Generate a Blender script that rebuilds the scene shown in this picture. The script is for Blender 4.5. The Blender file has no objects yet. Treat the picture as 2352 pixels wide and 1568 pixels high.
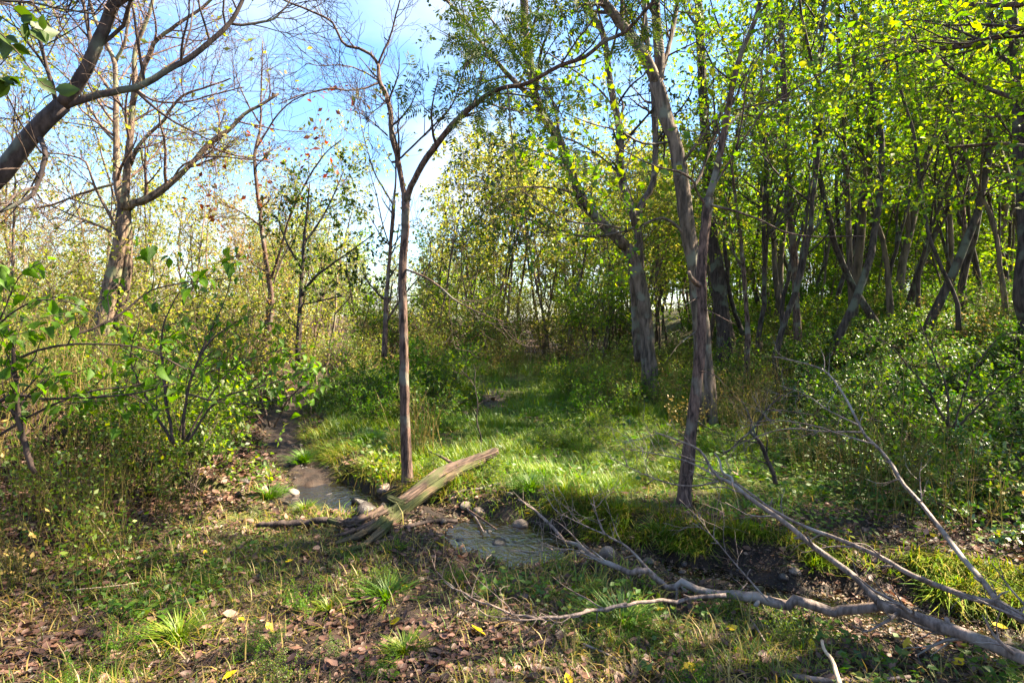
import bpy, math, random
import numpy as np
from mathutils import Vector
R = math.radians
S = bpy.context.scene
COL = S.collection

# ------------------------------------------------------------------ camera, sky, sun, exposure
F = 1306.7                      # focal length in pixels of a 2352 px wide picture
EYE = 1.6
cam_d = bpy.data.cameras.new('camera'); cam = bpy.data.objects.new('camera', cam_d); COL.objects.link(cam)
cam.location = (0, 0, EYE); cam.rotation_euler = (R(90), 0, 0)
cam_d.lens = 20; cam_d.sensor_width = 36; cam_d.shift_y = -44/2352; cam_d.clip_start = 0.05; cam_d.clip_end = 2000
S.camera = cam

SUN_AZ, SUN_EL = 79, 47          # azimuth measured from +Y towards +X
world = bpy.data.worlds.new('World'); S.world = world; world.use_nodes = True
def world_nodes():
    nt = world.node_tree; nt.nodes.clear(); N = nt.nodes.new; L = nt.links.new
    out = N('ShaderNodeOutputWorld'); bg = N('ShaderNodeBackground'); bg.inputs['Strength'].default_value = 0.06
    sky = N('ShaderNodeTexSky'); sky.sky_type = 'NISHITA'; sky.sun_disc = False
    sky.sun_elevation = R(SUN_EL); sky.sun_rotation = R(SUN_AZ); sky.air_density = 1.0; sky.dust_density = 0.6; sky.ozone_density = 1.6
    tc = N('ShaderNodeTexCoord'); sep = N('ShaderNodeSeparateXYZ'); L(tc.outputs['Generated'], sep.inputs[0])
    zz = N('ShaderNodeMath'); zz.operation = 'MAXIMUM'; zz.inputs[1].default_value = 0.0; L(sep.outputs['Z'], zz.inputs[0])
    za = N('ShaderNodeMath'); za.operation = 'ADD'; za.inputs[1].default_value = 0.22; L(zz.outputs[0], za.inputs[0])
    dv = N('ShaderNodeVectorMath'); dv.operation = 'DIVIDE'; cb = N('ShaderNodeCombineXYZ')
    L(za.outputs[0], cb.inputs[0]); L(za.outputs[0], cb.inputs[1]); cb.inputs[2].default_value = 1.0
    L(tc.outputs['Generated'], dv.inputs[0]); L(cb.outputs[0], dv.inputs[1])
    no = N('ShaderNodeTexNoise'); no.inputs['Scale'].default_value = 1.15; no.inputs['Detail'].default_value = 7; no.inputs['Roughness'].default_value = 0.5
    mp = N('ShaderNodeMapping'); mp.inputs['Location'].default_value = (3.1, 1.7, 0); L(dv.outputs[0], mp.inputs[0]); L(mp.outputs[0], no.inputs['Vector'])
    rp = N('ShaderNodeValToRGB'); rp.color_ramp.elements[0].position = 0.46; rp.color_ramp.elements[1].position = 0.68
    L(no.outputs['Fac'], rp.inputs[0])
    mx = N('ShaderNodeMixRGB'); mx.inputs[2].default_value = (3.1, 3.25, 3.5, 1)
    fm = N('ShaderNodeMath'); fm.operation = 'MULTIPLY'; fm.inputs[1].default_value = 0.85; L(rp.outputs[0], fm.inputs[0])
    L(fm.outputs[0], mx.inputs[0]); L(sky.outputs[0], mx.inputs[1]); hs = N('ShaderNodeHueSaturation'); hs.inputs['Saturation'].default_value = 1.2; L(mx.outputs[0], hs.inputs['Color']); L(hs.outputs[0], bg.inputs[0]); L(bg.outputs[0], out.inputs[0])
world_nodes()
sun_d = bpy.data.lights.new('sun', 'SUN'); sun_d.energy = 5.0; sun_d.angle = R(0.6); sun_d.color = (1.0, 0.86, 0.62)
sun = bpy.data.objects.new('sun', sun_d); COL.objects.link(sun)
sd = Vector((math.sin(R(SUN_AZ))*math.cos(R(SUN_EL)), math.cos(R(SUN_AZ))*math.cos(R(SUN_EL)), math.sin(R(SUN_EL))))
sun.rotation_euler = sd.to_track_quat('Z', 'Y').to_euler(); sun.location = (20, 5, 20)
S.view_settings.view_transform = 'Standard'; S.view_settings.look = 'None'; S.view_settings.gamma = 1
S.view_settings.use_curve_mapping = False; S.view_settings.exposure = 3.0
S.render.engine = 'CYCLES'
S.cycles.max_bounces = 8; S.cycles.diffuse_bounces = 4; S.cycles.transmission_bounces = 4; S.cycles.glossy_bounces = 2
S.cycles.use_denoising = True

# ------------------------------------------------------------------ helpers
def nrm(v): return v/np.maximum(np.linalg.norm(v, axis=-1, keepdims=True), 1e-9)
class MB:
    """collects vertices and faces, then builds ONE mesh object"""
    def __init__(s): s.v = []; s.q = []; s.t = []; s.n = 0
    def add(s, v, q=None, t=None):
        v = np.asarray(v, float).reshape(-1, 3); s.v.append(v)
        if q is not None and len(q): s.q.append(np.asarray(q, np.int64).reshape(-1, 4)+s.n)
        if t is not None and len(t): s.t.append(np.asarray(t, np.int64).reshape(-1, 3)+s.n)
        s.n += len(v)
    def tubes(s, P, Rd, k, cap=False):
        """P (B,n,3) centre lines, Rd (B,n) radii"""
        P = np.asarray(P, float); Rd = np.asarray(Rd, float)
        if P.ndim == 2: P = P[None]; Rd = Rd[None]
        B, n, _ = P.shape
        if B == 0: return
        T = nrm(np.gradient(P, axis=1)); m = nrm(P[:, -1]-P[:, 0])
        ref = np.where(np.abs(m[:, 2:3]) > 0.75, np.array([[1., .13, 0]]), np.array([[0, .1, 1.]]))[:, None, :]
        n1 = nrm(np.cross(T, ref)); n2 = np.cross(T, n1)
        a = np.arange(k)*2*math.pi/k
        V = P[:, :, None, :]+Rd[:, :, None, None]*(np.cos(a)[None, None, :, None]*n1[:, :, None, :]+np.sin(a)[None, None, :, None]*n2[:, :, None, :])
        i = np.arange(n-1)[:, None]*k; j = np.arange(k)[None, :]; j2 = (j+1) % k
        q = np.stack([i+j, i+j2, i+k+j2, i+k+j], -1).reshape(-1, 4)
        Q = (q[None]+(np.arange(B)*n*k)[:, None, None]).reshape(-1, 4)
        t = None
        if cap:
            f = np.stack([np.zeros(k-2, int), np.arange(1, k-1), np.arange(2, k)], -1)
            t = np.concatenate([f[:, ::-1]+b*n*k for b in range(B)]+[f+b*n*k+(n-1)*k for b in range(B)])
        s.add(V.reshape(-1, 3), Q, t)
    def leaves(s, P, Y, Z, size, tmpl):
        """template leaf copies: base P, long axis Y, normal Z"""
        tv, tf = tmpl; P = np.asarray(P, float)
        if len(P) == 0: return
        Y = nrm(Y); X = nrm(np.cross(Y, Z)); Z = np.cross(X, Y)
        sz = np.asarray(size, float).reshape(-1, 1, 1)
        V = P[:, None, :]+sz*(tv[None, :, 0:1]*X[:, None, :]+tv[None, :, 1:2]*Y[:, None, :]+tv[None, :, 2:3]*Z[:, None, :])
        t = (tf[None]+(np.arange(len(P))*len(tv))[:, None, None]).reshape(-1, 3)
        s.add(V.reshape(-1, 3), None, t)
    def mesh(s, name, mat, off=(0, 0, 0), smooth=True):
        me = bpy.data.meshes.new(name)
        v = np.concatenate(s.v) - np.asarray(off, float)[None]
        q = np.concatenate(s.q) if s.q else np.zeros((0, 4), np.int64); t = np.concatenate(s.t) if s.t else np.zeros((0, 3), np.int64)
        me.vertices.add(len(v)); me.vertices.foreach_set('co', v.astype(np.float32).ravel())
        li = np.concatenate([q.ravel(), t.ravel()]).astype(np.int32)
        me.loops.add(len(li)); me.loops.foreach_set('vertex_index', li)
        tot = np.concatenate([np.full(len(q), 4), np.full(len(t), 3)]).astype(np.int32)
        me.polygons.add(len(tot)); me.polygons.foreach_set('loop_start', (np.cumsum(tot)-tot).astype(np.int32)); me.polygons.foreach_set('loop_total', tot)
        me.polygons.foreach_set('use_smooth', np.full(len(tot), smooth, bool))
        me.update(calc_edges=True); me.materials.append(mat)
        return me
    def build(s, name, mat, parent=None, smooth=True, kind=None):
        off = (0, 0, 0) if parent is None else parent.matrix_world_off
        return link(name, s.mesh(name, mat, off, smooth), parent, kind)

class Th:      # a thing: an Empty and the offset of its children
    def __init__(s, o, off): s.o = o; s.matrix_world_off = off
def link(name, me, parent=None, kind=None):
    o = bpy.data.objects.new(name, me); COL.objects.link(o)
    if parent is not None: o.parent = parent.o if isinstance(parent, Th) else parent
    if kind: o['kind'] = kind
    return o
def tag(o, label, cat, group=None):
    o['label'] = label; o['category'] = cat
    if group: o['group'] = group
    return o
def thing(name, label, cat, loc, group=None):
    o = bpy.data.objects.new(name, None); COL.objects.link(o); o.location = loc; o.empty_display_size = .2
    tag(o, label, cat, group); return Th(o, tuple(loc))
def copy_tree(o, parent=None):
    c = o.copy(); COL.objects.link(c)
    if parent is not None: c.parent = parent
    for ch in KIDS.get(o.name, []): copy_tree(ch, c)
    return c
KIDS = {}
def kids(root):
    KIDS[root.name] = [x for x in bpy.data.objects if x.parent == root]
    for c in KIDS[root.name]: kids(c)

def at(dx, dy, Y): return np.array([(dx-1176)/F*Y, Y, EYE-(dy-740)/F*Y])
def sstep(a, b, x):
    t = np.clip((x-a)/(b-a), 0, 1); return t*t*(3-2*t)
_rs = np.random.RandomState(3); _tab = _rs.rand(256, 256)
def vnoise(x, y):
    xi = np.floor(x).astype(int); yi = np.floor(y).astype(int); fx = x-xi; fy = y-yi
    fx = fx*fx*(3-2*fx); fy = fy*fy*(3-2*fy); g = lambda a, b: _tab[a & 255, b & 255]
    return (g(xi, yi)*(1-fx)+g(xi+1, yi)*fx)*(1-fy)+(g(xi, yi+1)*(1-fx)+g(xi+1, yi+1)*fx)*fy
def fbm(x, y, o=3):
    s = 0; a = .5
    for i in range(o): s = s+a*vnoise(x*2**i+17.3*i, y*2**i+5.1*i); a *= .5
    return s/(1-.5**o)

# ------------------------------------------------------------------ terrain
STREAM = np.array([(-9, 30), (-6.2, 21), (-5.0, 15), (-4.5, 12), (-3.9, 9.6), (-3.05, 7.7), (-2.5, 6.8), (-1.85, 5.75), (-1.2, 5.4), (-.55, 5.05), (-.05, 4.7), (.72, 4.2),
                   (1.5, 3.85), (2.2, 3.42), (2.95, 3.05), (4.5, 2.5), (7.5, 1.6), (12, 0.2)], float)
def sdist(x, y):
    x = np.asarray(x, float); y = np.asarray(y, float); d = np.full(np.broadcast(x, y).shape, 1e9)
    for a, b in zip(STREAM[:-1], STREAM[1:]):
        e = b-a; t = np.clip(((x-a[0])*e[0]+(y-a[1])*e[1])/(e@e), 0, 1)
        d = np.minimum(d, np.hypot(x-a[0]-t*e[0], y-a[1]-t*e[1]))
    return d
WATER = -0.17
def poolf(x, y):
    return np.maximum(sstep(.95, .4, np.hypot(x+1.75, (y-5.7)*1.1)), np.maximum(sstep(.85, .35, np.hypot(x+.02, (y-4.65)*1.1)), .55*sstep(1.3, .6, np.hypot(x-1.9, (y-3.6)))))
def ground_h(x, y):
    x = np.asarray(x, float); y = np.asarray(y, float)
    h = 1.55*sstep(3.3, 9.5, x+.25*np.sin(y*.7))+.05*np.clip(x-9, 0, 14)
    xs = np.interp(y, STREAM[::-1, 1][::1], STREAM[::-1, 0]); xs = np.where(y < 5.6, -2.2, xs)
    dl = xs-x
    h = h+.75*sstep(.7, 3.6, dl)+.04*np.clip(dl-3.6, 0, 12)
    h = h+.02*np.clip(y-8, 0, 60)
    front = sstep(-.1, .5, np.interp(x, STREAM[7:, 0], STREAM[7:, 1])-y)*sstep(-3.6, -2.2, x)*sstep(7, 3.5, x)
    h = h-.075*front
    h = h+(.16-.08*front)*(fbm(x*.7, y*.7)-.5)+.07*(fbm(x*2.6+9, y*2.6)-.5)+.05*(fbm(x*8, y*8+4, 2)-.5)*sstep(30, 8, np.hypot(x, y))
    d = sdist(x, y)+.22*(fbm(x*2.2+40, y*2.2)-.5)
    w = .15+.09*np.sin(x*2.1+1); bank = .30+.25*vnoise(x*1.3+3, y*1.3)
    pool = poolf(x, y)
    bed = WATER+.055-.15*pool+.17*(fbm(x*6+3, y*6+8)-.5)+.03*(fbm(x*17, y*17, 2)-.5)
    k = sstep(w, w+1.05*bank*(1+.7*front), d)
    return bed*(1-k)+h*k+4*k*(1-k)*(.13*(fbm(x*6+11, y*6+2, 3)-.5)+.05*(vnoise(x*15, y*15)-.5))
def gz(x, y): return float(ground_h(np.array([x]), np.array([y]))[0])
def mudf(x, y):
    d = sdist(x, y)
    m = sstep(.72, .30, d+.35*(fbm(x*2.5, y*2.5)-.5))
    m = np.maximum(m, sstep(.5, .15, np.hypot((x+.42-.0*y)*1.0, (y-11.5)*.22)+.25*(fbm(x*4, y*4)-.5)))        # worn trail in the meadow
    m = np.maximum(m, .95*sstep(1.3, .5, np.hypot((x-3.4)*.75, (y-3.9))+.9*(fbm(x*2, y*2)-.5)))             # muddy flat by the right bank
    m = np.maximum(m, .9*sstep(.75, .2, np.hypot((x+.5)*.62, (y-2.95)*1.0)+.9*(fbm(x*2.5+7, y*2.5)-.5)))
    return np.clip(m, 0, 1)

# ------------------------------------------------------------------ materials
def mat_base(name):
    m = bpy.data.materials.new(name); m.use_nodes = True; nt = m.node_tree; nt.nodes.clear(); return m, nt, nt.nodes.new, nt.links.new
def ramp(N, cols, interp='LINEAR'):
    r = N('ShaderNodeValToRGB'); r.color_ramp.interpolation = interp; e = r.color_ramp.elements
    while len(e) < len(cols): e.new(.5)
    for i, c in enumerate(cols): e[i].position = i/(len(cols)-1) if len(c) == 3 else c[3]; e[i].color = (*c[:3], 1)
    return r
def leafmat(name, cols, trans=.45, tgain=(1.9, 1.9, .9), rough=.55, gloss=.035, sat=1.22):
    m, nt, N, L = mat_base(name); out = N('ShaderNodeOutputMaterial')
    g = N('ShaderNodeNewGeometry'); rp = ramp(N, cols); L(g.outputs['Random Per Island'], rp.inputs[0])
    tc = N('ShaderNodeTexCoord'); no = N('ShaderNodeTexNoise'); no.inputs['Scale'].default_value = 1.3; no.inputs['Detail'].default_value = 2; L(tc.outputs['Object'], no.inputs['Vector'])
    hv = N('ShaderNodeHueSaturation'); hv.inputs['Saturation'].default_value = sat; L(rp.outputs[0], hv.inputs['Color'])
    mr = N('ShaderNodeMapRange'); mr.inputs[1].default_value = .3; mr.inputs[2].default_value = .7; mr.inputs[3].default_value = .72; mr.inputs[4].default_value = 1.28; L(no.outputs['Fac'], mr.inputs[0]); L(mr.outputs[0], hv.inputs['Value'])
    di = N('ShaderNodeBsdfDiffuse'); L(hv.outputs[0], di.inputs[0])
    tr = N('ShaderNodeBsdfTranslucent'); mu = N('ShaderNodeVectorMath'); mu.operation = 'MULTIPLY'; mu.inputs[1].default_value = tgain; L(hv.outputs[0], mu.inputs[0]); L(mu.outputs[0], tr.inputs[0])
    mx = N('ShaderNodeMixShader'); mx.inputs[0].default_value = trans; L(di.outputs[0], mx.inputs[1]); L(tr.outputs[0], mx.inputs[2])
    gl = N('ShaderNodeBsdfGlossy'); gl.inputs['Roughness'].default_value = rough; m2 = N('ShaderNodeMixShader')
    m2.inputs[0].default_value = gloss
    L(mx.outputs[0], m2.inputs[1]); L(gl.outputs[0], m2.inputs[2]); L(m2.outputs[0], out.inputs[0]); return m
def barkmat(name, dark, light, scale=22, stretch=.18, bump=.5, moss=None, mossamt=.5, rough=.85, axis=None):
    m, nt, N, L = mat_base(name); out = N('ShaderNodeOutputMaterial'); b = N('ShaderNodeBsdfPrincipled'); b.inputs['Roughness'].default_value = rough
    b.inputs['Specular IOR Level'].default_value = .25
    tc = N('ShaderNodeTexCoord'); mp = N('ShaderNodeMapping'); mp.inputs['Scale'].default_value = (scale, scale, scale*stretch); src = tc.outputs['Object']
    if axis:
        w = nrm(np.array(axis, float)); u = nrm(np.cross(w, [0, 0, 1.])); v = np.cross(w, u); cb = N('ShaderNodeCombineXYZ')
        for i, e in enumerate((u, v, w)):
            d = N('ShaderNodeVectorMath'); d.operation = 'DOT_PRODUCT'; d.inputs[1].default_value = tuple(e); L(src, d.inputs[0]); L(d.outputs['Value'], cb.inputs[i])
        src = cb.outputs[0]
    L(src, mp.inputs[0])
    no = N('ShaderNodeTexNoise'); no.inputs['Scale'].default_value = 1; no.inputs['Detail'].default_value = 6; no.inputs['Roughness'].default_value = .62; L(mp.outputs[0], no.inputs['Vector'])
    rp = ramp(N, [(*dark, .38), (*light, .64)]); L(no.outputs['Fac'], rp.inputs[0]); c = rp.outputs[0]
    n2 = N('ShaderNodeTexNoise'); n2.inputs['Scale'].default_value = 3.0; n2.inputs['Detail'].default_value = 5; L(tc.outputs['Object'], n2.inputs['Vector'])
    if moss:
        r2 = ramp(N, [(0, 0, 0, .66-.3*mossamt), (1, 1, 1, .74-.3*mossamt)]); L(n2.outputs['Fac'], r2.inputs[0])
        mx = N('ShaderNodeMixRGB'); mx.inputs[2].default_value = (*moss, 1); L(r2.outputs[0], mx.inputs[0]); L(c, mx.inputs[1]); c = mx.outputs[0]
    L(c, b.inputs['Base Color'])
    bp = N('ShaderNodeBump'); bp.inputs['Strength'].default_value = bump; bp.inputs['Distance'].default_value = .02; L(no.outputs['Fac'], bp.inputs['Height']); L(bp.outputs[0], b.inputs['Normal'])
    L(b.outputs[0], out.inputs[0]); return m

M = {}
M['bark_dark'] = barkmat('dark_bark', (.020, .014, .013), (.078, .056, .051), moss=(.09, .095, .075), mossamt=.35)
M['bark_red'] = barkmat('red_brown_bark', (.022, .013, .011), (.15, .092, .074), scale=38, stretch=.22, bump=.9, moss=(.14, .13, .105), mossamt=.42)
M['bark_grey'] = barkmat('grey_brown_bark', (.04, .029, .024), (.18, .13, .105), scale=16, moss=(.14, .135, .11), mossamt=.3, bump=.8)
M['bark_pale'] = barkmat('pale_pinkish_bark', (.038, .027, .021), (.22, .15, .112), scale=15, moss=(.17, .17, .10), mossamt=.4)
M['bark_far'] = barkmat('woodland_bark', (.045, .034, .027), (.15, .11, .082), scale=12)
M['stick_grey'] = barkmat('weathered_grey_wood', (.07, .050, .043), (.23, .17, .148), scale=34, moss=(.22, .19, .17), mossamt=.3, bump=.5, rough=.6)
M['stick_pale'] = barkmat('pale_bare_wood', (.35, .25, .17), (.55, .42, .30), scale=30, bump=.2)
M['log'] = barkmat('rotten_log_wood', (.028, .019, .015), (.13, .085, .066), scale=30, stretch=.16, bump=1.0, moss=(.055, .06, .024), mossamt=.55, axis=(1.03, 1.12, .33))
M['log_moss'] = barkmat('mossy_log_wood', (.03, .022, .014), (.12, .085, .045), scale=38, stretch=.16, bump=1.0, moss=(.055, .062, .02), mossamt=.72, axis=(1.03, 1.12, .33))
M['twig'] = barkmat('twig_bark', (.028, .019, .017), (.085, .056, .047), scale=30, bump=.1)
M['twig_pale'] = barkmat('pale_twig_bark', (.06, .036, .03), (.17, .105, .085), scale=30, bump=.1)  # paler, pinkish bark colour for twigs of the bare tree and thicket shrubs
M['leaf_wood'] = leafmat('woodland_leaf', [(.035, .075, .010), (.055, .105, .012), (.085, .13, .014), (.14, .15, .015)], trans=.58, tgain=(3.0, 2.8, .9))
M['leaf_bright'] = leafmat('bright_canopy_leaf', [(.045, .09, .010), (.075, .135, .014), (.105, .16, .016), (.15, .165, .018)], trans=.58, tgain=(2.6, 2.6, .9))
M['leaf_yellow'] = leafmat('yellow_green_leaf', [(.11, .15, .03), (.15, .19, .045), (.21, .22, .065), (.24, .19, .085)], trans=.5, tgain=(1.9, 1.8, .9))
M['leaf_pale'] = leafmat('pale_autumn_leaf', [(.17, .16, .05), (.22, .20, .07), (.26, .19, .09), (.28, .15, .09)], trans=.4, tgain=(1.6, 1.6, 1.1))
M['leaf_dark'] = leafmat('dark_pinnate_leaf', [(.018, .036, .008), (.028, .052, .010), (.04, .068, .012), (.09, .10, .014)], trans=.4, tgain=(1.7, 1.6, .7))
M['leaf_red'] = leafmat('dry_red_leaf', [(.10, .03, .02), (.17, .055, .03), (.07, .035, .02), (.05, .07, .015)], trans=.45, tgain=(2, 1.5, 1))
M['leaf_shrub'] = leafmat('shrub_leaf', [(.040, .10, .014), (.055, .13, .018), (.075, .145, .018), (.11, .16, .02)], trans=.48, tgain=(2.2, 2.0, .8), rough=.6, gloss=.02)
M['leaf_ivy'] = leafmat('glossy_undergrowth_leaf', [(.028, .075, .024), (.04, .095, .026), (.07, .125, .02), (.13, .16, .02)], trans=.35, tgain=(2.4, 2.2, .6), rough=.42, gloss=.09)
M['leaf_cover'] = leafmat('ground_cover_leaf', [(.030, .075, .012), (.05, .10, .014), (.07, .13, .016), (.12, .14, .03)], trans=.4)
M['grass'] = leafmat('green_grass', [(.06, .12, .008), (.09, .16, .010), (.13, .185, .012), (.18, .19, .03)], trans=.4, tgain=(1.7, 1.7, .8), gloss=.04)
M['grass_lush'] = leafmat('lush_grass', [(.05, .13, .006), (.075, .165, .008), (.105, .19, .010)], trans=.45, tgain=(1.8, 1.7, .7), gloss=.05)
M['grass_bank'] = leafmat('overhanging_bank_grass', [(.045, .085, .010), (.075, .13, .012), (.11, .155, .015), (.17, .16, .04), (.22, .17, .08), (.06, .12, .010)], trans=.35, tgain=(1.6, 1.6, .8), gloss=.03)
M['grass_dry'] = leafmat('dry_grass', [(.16, .12, .05), (.24, .18, .075), (.30, .22, .10), (.13, .13, .03)], trans=.3, tgain=(1.4, 1.4, 1))
M['stalk'] = leafmat('dry_weed_stalk', [(.11, .085, .035), (.17, .13, .06), (.22, .17, .085), (.09, .10, .03), (.08, .11, .025)], trans=.15, tgain=(1.4, 1.4, 1), gloss=.02)
M['litter'] = leafmat('brown_leaf_litter', [(.040, .018, .012), (.085, .036, .024), (.125, .056, .036), (.19, .095, .065), (.06, .026, .017), (.04, .022, .014), (.11, .05, .03)], trans=.2, tgain=(1.5, 1.3, 1), gloss=.04, sat=.92)
M['debris'] = leafmat('crumbled_leaf_bits', [(.03, .017, .012), (.07, .036, .024), (.12, .065, .04), (.22, .13, .085), (.05, .06, .012), (.02, .013, .01), (.15, .11, .05)], trans=.15, gloss=.03, sat=.9)
M['leaf_fallen_brown'] = leafmat('fallen_brown_leaf', [(.10, .048, .032), (.17, .09, .065)], trans=.2, tgain=(1.4, 1.3, 1), sat=1.0)
M['leaf_fallen_yellow'] = leafmat('fallen_yellow_leaf', [(.50, .33, .02), (.45, .36, .05)], trans=.25, tgain=(1.2, 1.2, .8))
M['leaf_fallen_pale'] = leafmat('fallen_pale_leaf', [(.22, .14, .11), (.27, .18, .14)], trans=.2, tgain=(1.2, 1.2, 1))

def ground_mat():
    m, nt, N, L = mat_base('forest_floor_soil'); out = N('ShaderNodeOutputMaterial'); b = N('ShaderNodeBsdfPrincipled')
    tc = N('ShaderNodeTexCoord'); at_ = N('ShaderNodeAttribute'); at_.attribute_name = 'mud'; ag = N('ShaderNodeAttribute'); ag.attribute_name = 'green'
    n1 = N('ShaderNodeTexNoise'); n1.inputs['Scale'].default_value = 9; n1.inputs['Detail'].default_value = 9; n1.inputs['Roughness'].default_value = .7; L(tc.outputs['Object'], n1.inputs['Vector'])
    r1 = ramp(N, [(.016, .009, .007, .3), (.042, .024, .016, .5), (.085, .047, .032, .72)]); L(n1.outputs['Fac'], r1.inputs[0])
    n2 = N('ShaderNodeTexNoise'); n2.inputs['Scale'].default_value = 26; n2.inputs['Detail'].default_value = 5; L(tc.outputs['Object'], n2.inputs['Vector'])
    r2 = ramp(N, [(.035, .042, .010, .3), (.075, .085, .016, .7)]); L(n2.outputs['Fac'], r2.inputs[0])
    mg = N('ShaderNodeMixRGB'); L(ag.outputs['Fac'], mg.inputs[0]); L(r1.outputs[0], mg.inputs[1]); L(r2.outputs[0], mg.inputs[2])
    r3 = ramp(N, [(.008, .0045, .003, .36), (.036, .020, .013, .66)]); L(n1.outputs['Fac'], r3.inputs[0])
    mm = N('ShaderNodeMixRGB'); L(at_.outputs['Fac'], mm.inputs[0]); L(mg.outputs[0], mm.inputs[1]); L(r3.outputs[0], mm.inputs[2])
    L(mm.outputs[0], b.inputs['Base Color'])
    mr = N('ShaderNodeMapRange'); mr.inputs[3].default_value = .95; mr.inputs[4].default_value = .70; b.inputs['Specular IOR Level'].default_value = .35; L(at_.outputs['Fac'], mr.inputs[0]); L(mr.outputs[0], b.inputs['Roughness'])
    bp = N('ShaderNodeBump'); bp.inputs['Strength'].default_value = .9; bp.inputs['Distance'].default_value = .04; L(n1.outputs['Fac'], bp.inputs['Height']); L(bp.outputs[0], b.inputs['Normal'])
    L(b.outputs[0], out.inputs[0]); return m
def water_mat():
    m, nt, N, L = mat_base('stream_water'); out = N('ShaderNodeOutputMaterial'); b = N('ShaderNodeBsdfPrincipled')
    b.inputs['Base Color'].default_value = (.006, .004, .003, 1); b.inputs['Roughness'].default_value = .05; b.inputs['IOR'].default_value = 2.0; b.inputs['Specular IOR Level'].default_value = .8
    tc = N('ShaderNodeTexCoord'); n = N('ShaderNodeTexNoise'); n.inputs['Scale'].default_value = 11; n.inputs['Detail'].default_value = 6; n.inputs['Distortion'].default_value = 1.2; L(tc.outputs['Object'], n.inputs['Vector'])
    bp = N('ShaderNodeBump'); bp.inputs['Strength'].default_value = .6; bp.inputs['Distance'].default_value = .03; L(n.outputs['Fac'], bp.inputs['Height']); L(bp.outputs[0], b.inputs['Normal'])
    L(b.outputs[0], out.inputs[0]); return m
def stone_mat(name, dark, light, rough):
    m, nt, N, L = mat_base(name); out = N('ShaderNodeOutputMaterial'); b = N('ShaderNodeBsdfPrincipled'); b.inputs['Roughness'].default_value = rough
    tc = N('ShaderNodeTexCoord'); oi = N('ShaderNodeObjectInfo'); n = N('ShaderNodeTexNoise'); n.inputs['Scale'].default_value = 14; n.inputs['Detail'].default_value = 6; L(tc.outputs['Object'], n.inputs['Vector'])
    r = ramp(N, [(*dark, .3), (*light, .72)]); L(n.outputs['Fac'], r.inputs[0]); hv = N('ShaderNodeHueSaturation'); mr = N('ShaderNodeMapRange'); mr.inputs[3].default_value = .6; mr.inputs[4].default_value = 1.35
    L(oi.outputs['Random'], mr.inputs[0]); L(mr.outputs[0], hv.inputs['Value']); L(r.outputs[0], hv.inputs['Color']); L(hv.outputs[0], b.inputs['Base Color'])
    bp = N('ShaderNodeBump'); bp.inputs['Strength'].default_value = .5; bp.inputs['Distance'].default_value = .02; L(n.outputs['Fac'], bp.inputs['Height']); L(bp.outputs[0], b.inputs['Normal'])
    L(b.outputs[0], out.inputs[0]); return m
M['ground'] = ground_mat(); M['water'] = water_mat()
M['stone_dark'] = stone_mat('wet_dark_stone', (.018, .014, .013), (.07, .055, .05), .35)
M['stone_pale'] = stone_mat('dry_pale_stone', (.07, .05, .042), (.24, .18, .15), .75)

# ------------------------------------------------------------------ ground and stream
def build_ground():
    def axis(a, b, step, lo, hi, g=1.10):
        c = list(np.arange(a, b, step)); s = step; x = c[-1]
        while x < hi: s *= g; x += s; c.append(x)
        s = step; x = c[0]; pre = []
        while x > lo: s *= g; x -= s; pre.append(x)
        return np.array(pre[::-1]+c)
    xs = axis(-7.5, 7, .045, -300, 300); ys = axis(1.4, 8.5, .045, -120, 500)
    X, Y = np.meshgrid(xs, ys); nx, ny = len(xs), len(ys)
    Z = ground_h(X, Y)
    mb = MB(); i = np.arange(ny-1)[:, None]*nx; j = np.arange(nx-1)[None]
    q = np.stack([i+j, i+j+1, i+nx+j+1, i+nx+j], -1).reshape(-1, 4)
    mb.add(np.stack([X, Y, Z], -1).reshape(-1, 3), q); o = mb.build('ground', M['ground'], kind='structure')
    for nm, arr in (('mud', mudf(X, Y)), ('green', greenf(X, Y))):
        a = o.data.attributes.new(nm, 'FLOAT', 'POINT'); a.data.foreach_set('value', arr.astype(np.float32).ravel())
    # water: a strip along the stream, its edges under the banks
    sp = resample(np.c_[STREAM, np.zeros(len(STREAM))], 160)[:, :2]; t = nrm(np.gradient(sp, axis=0)); n = np.c_[-t[:, 1], t[:, 0]]
    V = []
    for k in np.linspace(-.55, .55, 9): V.append(np.c_[sp+n*k, np.full(len(sp), WATER)])
    V = np.stack(V, 1); m = 9; L_ = len(sp); i = np.arange(L_-1)[:, None]*m; j = np.arange(m-1)[None]
    mb = MB(); mb.add(V.reshape(-1, 3), np.stack([i+j, i+j+1, i+m+j+1, i+m+j], -1).reshape(-1, 4)); mb.build('stream_water', M['water'], kind='structure')
def greenf(x, y):
    g = sstep(4.6, 6.0, y+.6*(fbm(x*1.5, y*1.5)-.5))*sstep(-3.6, -2.2, x)*sstep(5.0, 3.0, x)*sstep(26, 18, y)
    g = np.maximum(g, sstep(.52, .66, fbm(x*.9+31, y*.9+12))*.9*sstep(-4.5, -2, x))
    right = sstep(2.5, 5, x); g = np.maximum(g, .45*right)
    return np.clip(g*(1-mudf(x, y)), 0, 1)
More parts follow.
